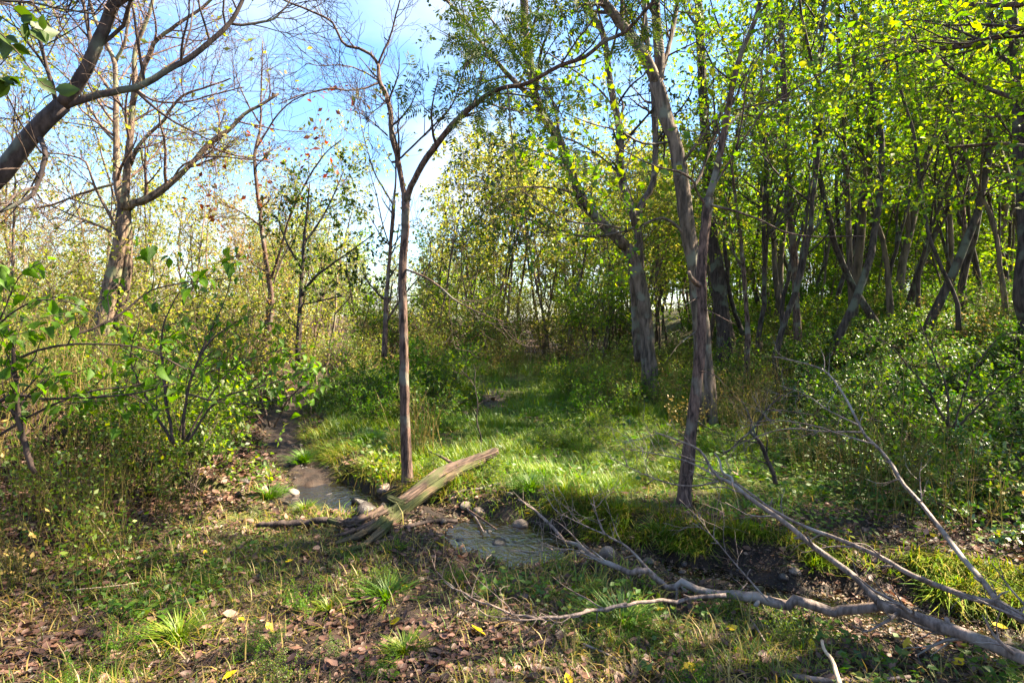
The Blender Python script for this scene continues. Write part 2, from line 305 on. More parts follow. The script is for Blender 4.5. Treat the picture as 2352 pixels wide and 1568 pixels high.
def resample(pts, n):
    """Catmull-Rom through the points, n samples evenly spaced in length"""
    p = np.asarray(pts, float)
    if len(p) == 2: return p[0]+(p[1]-p[0])*np.linspace(0, 1, n)[:, None]
    q = np.vstack([2*p[0]-p[1], p, 2*p[-1]-p[-2]]); out = []
    for i in range(len(p)-1):
        a, b, c, d = q[i:i+4]; t = np.linspace(0, 1, 12, endpoint=False)[:, None]
        out.append(.5*((2*b)+(-a+c)*t+(2*a-5*b+4*c-d)*t*t+(-a+3*b-3*c+d)*t**3))
    out = np.vstack(out+[p[-1:]]); s = np.r_[0, np.cumsum(np.linalg.norm(np.diff(out, axis=0), axis=1))]; u = np.linspace(0, s[-1], n)
    return np.stack([np.interp(u, s, out[:, k]) for k in range(out.shape[1])], -1)
build_ground()

# ------------------------------------------------------------------ leaf shapes
def T(v, f): return np.array(v, float), np.array(f, int)
LEAF2 = T([(0, 0, 0), (.30, .45, .06), (0, 1, -.04), (-.30, .45, .06)], [(0, 1, 2), (0, 2, 3)])
LEAF_OV = T([(0, 0, 0), (.26, .22, .05), (.33, .48, .06), (.20, .76, .03), (0, 1.05, -.06), (-.20, .76, .03), (-.33, .48, .06), (-.26, .22, .05), (0, .45, -.02)],
            [(0, 1, 8), (1, 2, 8), (2, 3, 8), (3, 4, 8), (4, 5, 8), (5, 6, 8), (6, 7, 8), (7, 0, 8)])
LEAF_CURL = T([(0, 0, .02), (.28, .3, .16), (.25, .7, .1), (0, 1, .14), (-.25, .7, .17), (-.28, .3, .08), (0, .5, 0)],
              [(0, 1, 6), (1, 2, 6), (2, 3, 6), (3, 4, 6), (4, 5, 6), (5, 0, 6)])
def pinnate(n=5, ll=.34, w=.2):
    v = []; f = []
    def leaflet(x, y, dx, dy):
        b = len(v); nx, ny = -dy, dx
        v.extend([(x, y, 0), (x+dx*.45+nx*w*.5, y+dy*.45+ny*w*.5, -.02), (x+dx, y+dy, -.10), (x+dx*.45-nx*w*.5, y+dy*.45-ny*w*.5, -.02)]); f.extend([(b, b+1, b+2), (b, b+2, b+3)])
    for i in range(n):
        y = .25+.62*i/(n-1)
        for s in (-1, 1): leaflet(.01*s, y, s*ll*.9, ll*.38)
    leaflet(0, .92, 0, ll)
    b = len(v); v.extend([(-.008, 0, 0), (.008, 0, 0), (0, .95, 0)]); f.append((b, b+1, b+2))
    return T(v, f)
PINN = pinnate(5, .36, .30)

# ------------------------------------------------------------------ branching
def grow(P, Rr, rng, n, length, angle=(35, 65), wob=.16, trop=.06, nseg=5, ratio=.55, t0=.25, tip=.3, taperlen=.5, rmin=.002):
    """n children on each centre line of P (B,m,3); returns their centre lines and radii"""
    B, m, _ = P.shape; k = B*n
    if k == 0: return np.zeros((0, nseg+1, 3)), np.zeros((0, nseg+1))
    idx = np.repeat(np.arange(B), n); t = t0+(1-t0)*(np.tile((np.arange(n)+.5)/n, B)+rng.uniform(-.5, .5, k)/n)
    u = np.clip(t, 0, .999)*(m-1); i = u.astype(int); f = (u-i)[:, None]
    p = P[idx, i]*(1-f)+P[idx, i+1]*f; tg = nrm(P[idx, i+1]-P[idx, i]); r0 = Rr[idx, i]*(1-f[:, 0])+Rr[idx, i+1]*f[:, 0]
    rv = nrm(np.cross(tg, rng.normal(size=(k, 3)))); a = np.radians(rng.uniform(angle[0], angle[1], k))[:, None]
    d = tg*np.cos(a)+rv*np.sin(a); L = (length*(1-taperlen*t)*rng.uniform(.6, 1.25, k))[:, None]
    pts = [p]
    for s in range(nseg):
        d = nrm(d+rng.normal(0, wob, (k, 3))+np.array([0, 0, trop])); p = p+d*L/nseg; pts.append(p)
    rr = np.maximum(r0*ratio, rmin)[:, None]*np.linspace(1, tip, nseg+1)[None]
    return np.stack(pts, 1), np.maximum(rr, rmin*.6)
def cat(*g): return np.concatenate([a for a, _ in g]), np.concatenate([b for _, b in g])
def leaf_spots(P, rng, per, t0=.2):
    B, m, _ = P.shape; k = B*per
    idx = np.repeat(np.arange(B), per); u = np.clip(rng.uniform(t0, 1.0, k), 0, .999)*(m-1); i = u.astype(int); f = (u-i)[:, None]
    p = P[idx, i]*(1-f)+P[idx, i+1]*f; d = nrm(P[idx, i+1]-P[idx, i]); return p, d
def put_leaves(mb, P, rng, per, size, tmpl=LEAF2, t0=.15, droop=.25, spread=.9, flat=.6, keep=None):
    if len(P) == 0: return
    p, d = leaf_spots(P, rng, per, t0)
    if keep is not None: k = keep(p); p, d = p[k], d[k]
    y = nrm(d+rng.normal(0, spread, d.shape)+np.array([0, 0, -droop])); z = nrm(rng.normal(0, 1-flat+.15, d.shape)+np.array([0, 0, flat]))
    mb.leaves(p, y, z, size*rng.uniform(.35, 1.45, len(p)), tmpl)

def rough_tube(mb, P, Rr, k, seed, amp=.22, hollow=False):
    rng = np.random.RandomState(seed); n = len(P); T_ = nrm(np.gradient(P, axis=0)); m_ = nrm(P[-1]-P[0]); ref = np.array([1., .13, 0]) if abs(m_[2]) > .7 else np.array([0, .1, 1.]); n1 = nrm(np.cross(T_, ref)); n2 = np.cross(n1, T_)
    a = np.arange(k)*2*math.pi/k; ph = rng.uniform(0, 9); A, U = np.meshgrid(a, np.linspace(0, 1, n)*np.linalg.norm(P[-1]-P[0]))
    rad = 1+amp*(2*fbm(np.cos(A)*2.2+ph+20, np.sin(A)*2.2+U*1.1+ph+20, 3)-1)+amp*1.3*(2*vnoise(A*4.2+ph+30, U*1.4+7)-1)+amp*.7*(2*vnoise(A*9+ph+50, U*1.1+3)-1)+.05*rng.normal(0, 1, (n, k))*amp
    V = P[:, None]+(Rr[:, None]*rad)[:, :, None]*(np.cos(a)[None, :, None]*n1[:, None]+np.sin(a)[None, :, None]*n2[:, None])
    i = np.arange(n-1)[:, None]*k; j = np.arange(k)[None]; j2 = (j+1) % k
    f = np.stack([np.zeros(k-2, int), np.arange(1, k-1), np.arange(2, k)], -1)
    mb.add(V.reshape(-1, 3), np.stack([i+j, i+k+j, i+k+j2, i+j2], -1).reshape(-1, 4), np.concatenate([f, f[:, ::-1]+(n-1)*k]))
# generic woodland tree, built at the origin
def tree_mesh(seed, H=11, r=.09, lean=.05, first=.3, n1=16, l1=2.6, n2=6, l2=1.1, n3=4, l3=.5, per=5, lsize=.11, leaf='leaf_wood', bark='bark_far', wob=.05, up=.08, tmpl=LEAF2, sparse=0, fork=0, droop=.25):
    rng = np.random.RandomState(seed); n = 22
    d = nrm(np.array([rng.normal(0, lean), rng.normal(0, lean), 1.])); p = np.zeros(3)-[0, 0, .15]; pts = [p]
    for i in range(n): d = nrm(d+rng.normal(0, wob, 3)*[1, 1, .3]+[0, 0, .05]); p = p+d*(H+.15)/n; pts.append(p)
    P = np.array(pts)[None]; Rr = (r*np.linspace(1, .12, n+1)**.9*(1+.5*np.exp(-np.arange(n+1)*1.2)))[None]
    stems = [(P, Rr)]
    if fork:
        FP, FR = grow(P, Rr, rng, fork, H*.6, (14, 28), .05, .05, n, .75, .08, .15, .3); stems.append((FP, FR)); 
    SP, SR = cat(*stems)
    A = grow(SP, SR, rng, max(2, n1//(1+fork)), l1, (40, 72), .12, up, 6, .62, first, .3, .55, rmin=.006)
    Bq = grow(*A, rng, n2, l2, (30, 60), .16, .03, 5, .6, .2, .35, rmin=.004); Cq = grow(*Bq, rng, n3, l3, (25, 60), .2, .0, 3, .6, .15, .4)
    tr = MB(); tr.tubes(SP, SR, 8)
    br = MB(); br.tubes(*A, 4); br.tubes(*Bq, 3)
    if sparse >= 0: br.tubes(Cq[0], Cq[1], 3)
    cr = MB(); C = Cq[0]
    if sparse > 0: C = C[rng.rand(len(C)) > sparse]
    put_leaves(cr, C, rng, per, lsize, tmpl, droop=droop)
    return tr.mesh('trunk', M[bark]), br.mesh('branches', M[bark]), cr.mesh('crown', M[leaf])
def tree_proto(name, label, group, meshes, cat='tree'):
    t = thing(name, label, cat, (0, 0, 0), group)
    for nm, me in zip(('trunk', 'branches', 'crown'), meshes):
        o = link(nm, me, t, 'stuff' if nm != 'trunk' else None)
    kids(t.o); return t.o
PLACED = {}
def place(proto, x, y, s=1.0, rz=0, label=None, group=None, z=None, tilt=0):
    o = proto if proto.name not in PLACED else copy_tree(proto)
    if proto.name not in PLACED: PLACED[proto.name] = 1
    o.location = (x, y, (gz(x, y) if z is None else z)-.03); o.rotation_euler = (tilt, 0, rz); o.scale = (s, s, s)
    if label: o['label'] = label
    if group: o['group'] = group
    return o

# ------------------------------------------------------------------ the traced trees in front
def limb(pts, Y0, Y1, w0, w1, n=22, seed=0, jit=.25, pw=1.0):
    """centre line through picture points (2352 px wide) whose distance runs from Y0 to Y1; widths in the same pixels"""
    k = len(pts); c = np.array(pts, float); s = np.r_[0, np.cumsum(np.hypot(*np.diff(c, axis=0).T))]; s /= s[-1]
    Y = Y0+(Y1-Y0)*s; P = np.array([at(a, b, y) for (a, b), y in zip(pts, Y)])
    P = resample(P, n); rng = np.random.RandomState(seed+1000+int(abs(pts[0][0]))); P[1:-1] += rng.normal(0, .004, (n-2, 3))*jit*np.array([1, 3, 1])*np.linspace(Y0, Y1, n)[1:-1, None]/5
    u = np.linspace(0, 1, n); Rr = .77*(w0+(w1-w0)*u**pw)/2/F*np.linspace(Y0, Y1, n)
    Rr = Rr*(1+.22*np.interp(u, np.linspace(0, 1, max(3, n//3)), rng.normal(0, 1, max(3, n//3)))*jit)
    return P, Rr
def lift(P, c):
    """slide points towards the viewer until they clear the ground"""
    P = P.copy(); e = np.array([0, 0, EYE])
    for _ in range(40):
        k = P[:, 2] < ground_h(P[:, 0], P[:, 1])+c
        if not k.any(): break
        P[k] = e+(P[k]-e)*.985
    for _ in range(2): P[1:-1, 1] = .25*P[:-2, 1]+.5*P[1:-1, 1]+.25*P[2:, 1]
    return P
class Hero:
    def __init__(s, name, label, loc, bark, group=None, cat='tree', twig='twig'):
        s.t = thing(name, label, cat, loc, group); s.bark = M[bark]; s.twig = M[twig]; s.lines = []; s.tw = MB(); s.clear = None
    def limb(s, name, pts, Y0, Y1, w0, w1, n=22, k=8, flare=0, twigs=True, label=None, **kw):
        P, Rr = limb(pts, Y0, Y1, w0, w1, n, **kw)
        if s.clear is not None: P = lift(P, s.clear)
        if flare: Rr = Rr*(1+flare*np.exp(-np.linspace(0, 9, n)))
        mb = MB()
        if k >= 7: rough_tube(mb, P, Rr, k+4, int(abs(pts[0][0]))+k, .16 if name == 'trunk' else .10)
        else: mb.tubes(P, Rr, k, cap=True)
        o = mb.build(name, s.bark, s.t)
        if label: o['label'] = label
        if twigs: s.lines.append((P[None], Rr[None]))
        return P, Rr
    def twigs(s, seed, n1, l1, n2, l2, n3=0, l3=.3, t0=.2, ang=(30, 65), up=.04, wob=.12, lines=None, rmin=.0022, ratio=.5, k=3, n4=0, l4=.2):
        rng = np.random.RandomState(seed); lasts = []
        for P, Rr in (lines or s.lines):
            A = grow(P, Rr, rng, n1, l1, ang, wob, up, 7, ratio, t0, .25, .4, rmin*1.4); s.tw.tubes(*A, 4)
            B = grow(*A, rng, n2, l2, (25, 60), wob*1.2, up*.5, 5, .6, .15, .3, .4, rmin); s.tw.tubes(*B, k); last = B
            lasts.append(A[0][:, ::1][:, :6] if False else B[0])
            if n3: C = grow(*B, rng, n3, l3, (25, 60), wob*1.4, 0, 5, .6, .15, .4, .3, rmin*.8); s.tw.tubes(*C, 3); last = C; lasts[-1] = np.concatenate([B[0], C[0]])
            if n4: D = grow(*last, rng, n4, l4, (25, 60), wob*1.4, 0, 5, .7, .15, .5, .3, rmin*.7); s.tw.tubes(*D, 3); lasts[-1] = np.concatenate([lasts[-1], D[0]])
        return np.concatenate(lasts)
    def stubs(s, seed, n=3, length=.07, rmin=.004):
        """short snapped-off side twigs"""
        rng = np.random.RandomState(seed)
        for P, Rr in s.lines:
            A = grow(P, Rr, rng, n, length, (45, 85), .1, 0, 2, .6, .05, .75, .3, rmin); A[0].size and s.tw.tubes(*A, 5, cap=True)
    def finish(s):
        if s.tw.v: s.tw.build('twigs', s.twig, s.t, kind='stuff')
    def crown(s, P, seed, per, size, leaf, tmpl=LEAF2, keep=None, **kw):
        mb = MB(); put_leaves(mb, P, np.random.RandomState(seed), per, size, tmpl, keep=keep, **kw)
        if mb.v: mb.build('crown', M[leaf], s.t, kind='stuff')
def hero_trees():
    # A: dark trunk leaning in from the left edge, very near
    h = Hero('leaning_tree', 'dark near trunk leaning in from the left edge and forking against the sky', (-4.0, 3.2, gz(-4.0, 3.2)-.05), 'bark_dark')
    h.limb('trunk', [(-430, 1330), (-340, 1020), (-210, 700), (-100, 500), (0, 405), (65, 320), (145, 240)], 3.2, 3.1, 60, 43, 26, 12, flare=.3, twigs=False)
    h.limb('limb', [(145, 240), (190, 175), (222, 105), (250, 40), (275, -25), (310, -120), (330, -260)], 3.1, 3.0, 38, 24, 22, 10)
    h.limb('limb', [(145, 245), (200, 225), (275, 208), (325, 197), (385, 161), (445, 127), (525, 55), (557, 0), (590, -70)], 3.1, 3.4, 24, 9, 24, 8)
    h.limb('limb', [(525, 54), (555, 57), (590, 53), (630, 42), (662, 8), (680, -30)], 3.35, 3.6, 8, 4, 16, 6)
    h.limb('limb', [(132, 245), (118, 190), (105, 145), (92, 95), (75, 62), (50, 20), (30, -30)], 3.1, 2.9, 13, 7, 18, 6)
    h.limb('limb', [(92, 318), (104, 350), (97, 392), (78, 442), (50, 463), (0, 485), (-60, 500)], 3.1, 2.8, 15, 11, 18, 6)
    h.limb('limb', [(-150, -20), (-40, 0), (60, 5), (150, 22), (217, 32)], 2.7, 2.8, 9, 5, 14, 6)
    h.twigs(11, 9, .85, 4, .42, 3, .2, up=.10, rmin=.0026)
    h.finish()
    # leaves of an overhanging spray in the top left corner, each one a leaf of its own
    t = thing('leafy_spray', 'overhanging spray of large dark leaves in the top left corner', 'branch', at(-80, 60, 2.2))
    mb = MB(); P1, r1 = limb([(-120, 20), (-20, 60), (40, 120), (95, 190), (125, 205)], 2.2, 2.2, 6, 3, 14); mb.tubes(P1, r1, 5)
    P2, r2 = limb([(-120, 150), (-30, 170), (30, 190), (70, 205)], 2.2, 2.25, 5, 2, 12); mb.tubes(P2, r2, 5)
    P3, r3 = limb([(-120, -30), (-30, 0), (30, 20), (70, 60), (100, 70)], 2.1, 2.15, 5, 2, 12); mb.tubes(P3, r3, 5); mb.build('stem', M['twig'], t)
    rng = np.random.RandomState(5); lm = MB(); lm.add(LEAF_OV[0], None, LEAF_OV[1]); me = lm.mesh('leaf', M['leaf_dark'])
    for P in (P1, P2, P3):
        for q in range(11):
            p = P[rng.randint(2, len(P))]; part_leaf(me, t, p, rng, .085, (0.6, 0, -.6))
    # B: big many-stemmed tree on the left
    h = Hero('bare_tree', 'large bare grey-barked tree with many spreading stems on the left bank', (*at(230, 800, 11.5)[:2], at(230, 800, 11.5)[2]-.35), 'bark_pale', twig='twig_pale')
    h.limb('trunk', [(215, 850), (228, 790), (243, 710), (260, 630), (276, 560), (283, 505), (284, 470)], 11.5, 11.5, 46, 38, 26, 12, flare=.5, twigs=False)
    h.limb('trunk', [(262, 760), (280, 690), (288, 640), (291, 590), (291, 540), (288, 500)], 11.75, 11.6, 30, 30, 20, 10, twigs=False)
    h.limb('limb', [(290, 480), (304, 468), (342, 455), (392, 420), (440, 375), (482, 330), (526, 298), (562, 262), (592, 246), (640, 215)], 11.5, 12.3, 24, 7, 24, 8)
    h.limb('limb', [(283, 480), (271, 440), (268, 400), (267, 330), (266, 250), (266, 190), (262, 140), (232, 75), (210, 20), (190, -50)], 11.5, 11.9, 20, 8, 26, 8)
    h.limb('limb', [(264, 145), (285, 100), (293, 55), (297, 0), (300, -60)], 11.8, 11.6, 10, 6, 16, 6)
    h.limb('limb', [(287, 480), (291, 400), (297, 340), (301, 295), (304, 240), (310, 185), (309, 120), (325, 75), (345, 25), (360, -30)], 11.4, 11.2, 22, 8, 26, 8)
    h.limb('limb', [(304, 240), (316, 200), (332, 150), (347, 118), (352, 98), (394, 66), (448, 30), (485, 0), (530, -50)], 11.3, 10.6, 15, 7, 22, 8)
    h.limb('limb', [(299, 380), (318, 335), (350, 300), (378, 275), (388, 255), (420, 220), (475, 200), (530, 180)], 11.4, 10.5, 13, 4, 20, 6)
    h.limb('limb', [(268, 525), (242, 475), (220, 435), (208, 400), (195, 370), (150, 355), (90, 350)], 11.4, 10.6, 9, 4, 18, 6)
    h.limb('limb', [(270, 330), (240, 300), (200, 240), (170, 195), (120, 150), (60, 120)], 11.6, 12.2, 9, 3, 18, 6)
    h.limb('limb', [(268, 235), (235, 180), (180, 120), (140, 60), (115, 0)], 11.7, 12.4, 9, 4, 16, 6)
    h.limb('limb', [(272, 420), (200, 440), (120, 470), (60, 480), (0, 470)], 11.6, 11.8, 8, 3, 16, 6)
    h.limb('limb', [(308, 200), (350, 230), (420, 235), (500, 215), (560, 200)], 11.2, 10.4, 8, 3, 16, 6)
    h.limb('limb', [(392, 420), (420, 380), (480, 360), (560, 365), (620, 372)], 11.8, 11, 7, 3, 16, 6)
    h.limb('limb', [(268, 540), (230, 520), (180, 500), (110, 470), (40, 440)], 11.5, 10.5, 7, 3, 16, 6)
    P = h.twigs(21, 9, 1.8, 5, .9, 4, .5, t0=.1, up=.06, rmin=.0052)
    keep = lambda p: np.random.RandomState(2).rand(len(p)) < .06
    h.crown(P, 22, 3, .11, 'leaf_yellow', keep=keep); h.finish()
    # C: thin dark tree with a few dead red leaves
    h = Hero('thin_tree', 'thin upright tree with a few dead red leaves left of the forked tree', (*at(612, 790, 13)[:2], at(612, 790, 13)[2]-.3), 'bark_red')
    h.limb('trunk', [(606, 830), (612, 770), (623, 700), (618, 640), (609, 580), (601, 530), (597, 480), (590, 430), (585, 370), (590, 330), (598, 290), (600, 220), (602, 150), (603, 95)], 13, 13, 19, 3, 40, 8, pw=.8, flare=.4)
    h.limb('limb', [(622, 640), (640, 590), (665, 500), (700, 425), (740, 360), (785, 320)], 13, 12.4, 10, 3, 20, 6)
    h.limb('limb', [(600, 520), (560, 490), (520, 470), (490, 440)], 13, 12.4, 6, 2, 14, 6)
    h.limb('limb', [(590, 340), (620, 290), (660, 240), (720, 210), (780, 200)], 13, 12.4, 6, 2, 14, 6)
    h.limb('limb', [(600, 290), (560, 220), (535, 150)], 13, 12.8, 6, 2, 14, 6)
    P = h.twigs(31, 9, 1.1, 4, .6, 3, .35, t0=.25, up=.12, rmin=.0035)
    h.crown(P, 32, 3, .12, 'leaf_red', keep=lambda p: (np.random.RandomState(3).rand(len(p)) < .22) & (p[:, 2] < at(0, 230, 13)[2])); h.finish()
    # D: small dark-leaved tree
    h = Hero('dark_leaved_tree', 'small dark-leaved tree with a low branch reaching right, left of the forked tree', (*at(685, 790, 12)[:2], at(685, 790, 12)[2]-.35), 'bark_dark')
    h.limb('trunk', [(683, 830), (688, 740), (692, 650), (698, 560), (706, 480), (712, 420)], 12, 12, 17, 4, 22, 8)
    h.limb('limb', [(692, 680), (720, 640), (765, 605), (815, 570), (862, 535)], 12, 11.4, 9, 3, 16, 6)
    h.limb('limb', [(694, 620), (660, 560), (640, 500), (650, 440)], 12, 11.8, 7, 3, 16, 6)
    h.limb('limb', [(698, 560), (740, 500), (770, 440), (790, 390)], 12, 12.3, 7, 3, 16, 6)
    h.limb('limb', [(692, 700), (740, 690), (790, 680), (840, 690)], 12, 11.5, 6, 2, 14, 6)
    P = h.twigs(41, 8, .9, 4, .5, 3, .3, t0=.15, up=.08, rmin=.0035)
    h.crown(P, 42, 5, .085, 'leaf_dark', keep=lambda p: np.random.RandomState(4).rand(len(p)) < .75); h.finish()
    # E: slim pale sapling behind the forked tree
    h = Hero('slim_sapling', 'slim bare sapling standing just behind the forked tree', (*at(884, 790, 10.5)[:2], at(884, 790, 10.5)[2]-.25), 'bark_red')
    h.limb('trunk', [(882, 820), (886, 730), (890, 650), (897, 560), (902, 500), (905, 460)], 10.5, 10.5, 16, 10, 22, 8)
    h.limb('limb', [(905, 462), (909, 410), (908, 350), (903, 290), (900, 230)], 10.5, 10.4, 7, 2, 16, 6)
    h.limb('limb', [(903, 470), (885, 440), (862, 400), (845, 350), (830, 290), (822, 240)], 10.5, 10.8, 6, 2, 16, 6)
    h.limb('limb', [(897, 570), (880, 520), (865, 450), (845, 380)], 10.5, 10.2, 5, 2, 14, 6)
    h.limb('limb', [(888, 740), (905, 710), (930, 675), (960, 640), (990, 600)], 10.5, 10.9, 8, 2, 14, 6)
    h.limb('limb', [(896, 575), (930, 530), (960, 515)], 10.5, 10.3, 4, 2, 12, 5)
    P = h.twigs(51, 7, .8, 3, .4, 2, .22, t0=.25, up=.14, rmin=.003)
    h.crown(P, 52, 2, .10, 'leaf_yellow', keep=lambda p: np.random.RandomState(4).rand(len(p)) < .18); h.finish()
    # F: the forked tree in the middle
    h = Hero('forked_tree', 'slender dark tree forking in two in the middle, standing by the rotten log', (*at(935, 1140, 5.7)[:2], at(935, 1140, 5.7)[2]), 'bark_red')
    h.limb('trunk', [(936, 1150), (935, 1080), (932, 1000), (930, 900), (928, 800), (926, 720), (924, 640), (927, 580), (931, 520), (931, 462)], 5.7, 5.7, 27, 23, 34, 12, flare=.7, twigs=False, pw=.5)
    h.limb('limb', [(930, 470), (927, 440), (919, 395), (911, 355), (899, 310), (897, 260), (887, 218), (872, 188), (868, 145)], 5.7, 5.7, 17, 11, 26, 8, label='upright left stem of the fork')
    h.limb('limb', [(868, 148), (853, 126), (822, 111), (795, 105), (783, 92), (772, 68), (755, 45), (700, 20), (640, -5), (580, -40)], 5.7, 5.3, 9, 4, 24, 6)
    h.limb('limb', [(869, 147), (880, 120), (898, 80), (908, 40), (918, 5), (930, -50)], 5.7, 5.6, 7, 4, 18, 6)
    h.limb('limb', [(872, 190), (840, 202), (800, 208), (760, 203), (715, 213), (680, 222), (640, 240)], 5.7, 5.2, 6, 3, 18, 6)
    h.limb('limb', [(869, 185), (825, 160), (784, 150), (740, 152), (700, 145)], 5.7, 5.3, 5, 2, 16, 6)
    h.limb('limb', [(882, 205), (886, 225), (879, 240), (854, 260), (842, 285)], 5.7, 5.5, 5, 2, 12, 6)
    h.limb('limb', [(890, 312), (855, 280), (824, 258)], 5.7, 5.6, 5, 3, 12, 6)
    lines_right = []
    for nm, pts, Y1, w0, w1 in (('limb', [(933, 466), (940, 435), (949, 420), (974, 370), (1004, 330), (1044, 280), (1084, 245), (1124, 215), (1159, 200), (1194, 197), (1224, 185), (1259, 165), (1289, 150), (1344, 130), (1389, 95), (1434, 75), (1469, 40), (1499, 5), (1530, -40)], 4.9, 19, 8),
                                ('limb', [(920, 364), (949, 335), (979, 305), (1009, 275), (1039, 240), (1059, 185), (1075, 140)], 5.4, 6, 3),
                                ('limb', [(1289, 148), (1324, 95), (1359, 50), (1385, 0)], 4.9, 6, 4), ('limb', [(1085, 245), (1100, 200), (1110, 150), (1120, 90)], 5.4, 5, 2)):
        Y0 = 5.7 if pts[0][0] < 1000 else 5.2
        lines_right.append(tuple(a[None] for a in h.limb(nm, pts, Y0, Y1, w0, w1, 40 if len(pts) > 12 else 18, 8, twigs=False)))
    h.limb('limb', [(930, 618), (974, 635), (1009, 658), (1039, 685), (1064, 700), (1109, 722), (1155, 738)], 5.7, 5.2, 7, 3, 20, 6, label='thin low branch drooping to the right')
    h.limb('dead_twig', [(1164, 198), (1169, 235), (1174, 300), (1184, 375), (1192, 430)], 5.2, 5.1, 6, 2, 18, 5, twigs=False, label='dead twig hanging straight down from the right limb')
    h.stubs(613, 3, .08); h.twigs(61, 8, .65, 4, .34, 2, .18, t0=.2, up=.14, rmin=.0027)
    P = h.twigs(62, 12, .85, 3, .42, 2, .25, t0=.2, up=.0, lines=lines_right)
    h.crown(P, 63, 3, .135, 'leaf_dark', PINN, keep=lambda p: np.random.RandomState(8).rand(len(p)) < .8, droop=.9, spread=.6, flat=.5); h.finish()
    # G: leaning cluster right of the middle
    h = Hero('leaning_stems_tree', 'cluster of grey trunks right of the middle, one leaning far left', (*at(1495, 905, 11.6)[:2], at(1495, 905, 11.6)[2]), 'bark_grey')
    L_ = []
    def g(nm, pts, Y0, Y1, w0, w1, n=24, k=10, **kw): L_.append(tuple(a[None] for a in h.limb(nm, pts, Y0, Y1, w0, w1, n, k, twigs=False, **kw)))
    h.limb('trunk', [(1498, 930), (1494, 880), (1488, 800), (1480, 720), (1468, 640), (1452, 590), (1438, 566)], 11.6, 11.6, 43, 35, 24, 14, flare=.4, twigs=False)
    h.limb('trunk', [(1484, 760), (1480, 690), (1473, 620), (1468, 560), (1462, 515)], 11.7, 11.9, 22, 22, 20, 12, twigs=False)
    h.limb('trunk', [(1466, 830), (1461, 740), (1454, 660), (1449, 600)], 12.2, 12.0, 22, 18, 18, 10, twigs=False, label='straight reddish stem behind the main trunk')
    g('limb', [(1440, 568), (1399, 530), (1359, 490), (1334, 450), (1309, 390), (1289, 330), (1259, 285), (1234, 235), (1224, 200), (1216, 135), (1206, 65), (1204, 0), (1195, -90), (1180, -200)], 11.6, 11.0, 36, 15, 34, label='long stem leaning to the left')
    g('limb', [(1462, 520), (1459, 505), (1439, 450), (1424, 390), (1426, 320), (1416, 255), (1401, 190), (1394, 125), (1384, 75), (1354, 20), (1330, -60), (1300, -180)], 11.8, 12.4, 26, 12, 30)
    g('limb', [(1459, 510), (1479, 460), (1499, 425), (1506, 350), (1504, 275), (1500, 210), (1490, 130), (1480, 20), (1470, -100)], 11.8, 12.6, 21, 10, 26)
    g('limb', [(1232, 232), (1200, 205), (1160, 165), (1114, 110), (1070, 50), (1024, 0), (980, -50)], 11.2, 10.5, 15, 8, 20, 8)
    g('limb', [(1224, 190), (1180, 120), (1140, 60), (1100, 10), (1060, -50)], 11.2, 11.6, 8, 4, 18, 6)
    g('limb', [(1340, 455), (1290, 435), (1230, 430), (1180, 432), (1130, 455), (1100, 490)], 11.4, 10.4, 7, 3, 18, 6)
    g('limb', [(1300, 375), (1240, 350), (1180, 340), (1130, 360)], 11.2, 10.5, 6, 3, 16, 6)
    g('limb', [(1424, 400), (1380, 360), (1330, 330), (1260, 300), (1200, 250)], 12, 11.2, 7, 3, 18, 6)
    g('limb', [(1416, 255), (1370, 200), (1300, 150), (1240, 110)], 12.2, 11.4, 7, 3, 16, 6)
    g('limb', [(1440, 530), (1360, 545), (1290, 530), (1220, 505), (1120, 480)], 11.4, 10.6, 8, 3, 18, 6, label='low bare branch reaching left')
    P = h.twigs(71, 11, 1.7, 4, .85, 4, .45, t0=.12, up=.03, lines=L_, rmin=.0038)
    nx = lambda p: (p[:, 0]/p[:, 1]*F+1176); ny = lambda p: 740-(p[:, 2]-EYE)/p[:, 1]*F
    h.crown(P, 72, 7, .085, 'leaf_dark', keep=lambda p: np.random.RandomState(9).rand(len(p)) < .30); h.finish()
    # H: thick trunk pair
    h = Hero('tall_grey_tree', 'tallest grey-brown trunk right of the middle, forking near the top of the picture', (*at(1624, 965, 9.0)[:2], at(1624, 965, 9.0)[2]), 'bark_grey'); L_.clear()
    h.limb('trunk', [(1628, 985), (1624, 950), (1615, 823), (1607, 713), (1599, 640), (1589, 588), (1578, 529), (1567, 438), (1560, 383), (1549, 325), (1529, 270), (1514, 215), (1506, 188)], 9.0, 9.0, 56, 38, 44, 14, flare=.3, twigs=False, pw=.7)
    g('limb', [(1508, 195), (1484, 135), (1444, 75), (1404, 25), (1379, -5), (1340, -60), (1290, -150)], 9.0, 8.3, 33, 20, 24, label='thick left fork')
    g('limb', [(1508, 195), (1516, 150), (1510, 75), (1505, 0), (1500, -90), (1490, -250)], 9.0, 9.3, 30, 18, 24)
    g('limb', [(1512, 190), (1534, 115), (1549, 50), (1557, 0), (1570, -80)], 9.0, 9.6, 15, 10, 20)
    g('limb', [(1545, 325), (1480, 330), (1420, 300), (1360, 285), (1290, 255)], 9.0, 8.0, 8, 3, 18, 6, label='thin bare branch crossing in front of the leaning stems')
    g('limb', [(1584, 560), (1560, 525), (1520, 500), (1450, 525), (1380, 515), (1300, 505), (1200, 440)], 9.0, 8.4, 11, 3, 20, 6)
    g('limb', [(1560, 390), (1600, 330), (1650, 270), (1740, 240), (1840, 220)], 9.0, 8.4, 9, 3, 20, 6)
    g('limb', [(1568, 440), (1600, 420), (1640, 330), (1700, 260), (1780, 170)], 9.1, 9.8, 11, 4, 20, 6)
    P = h.twigs(81, 11, 1.6, 4, .8, 4, .42, t0=.2, up=.03, lines=L_, rmin=.003)
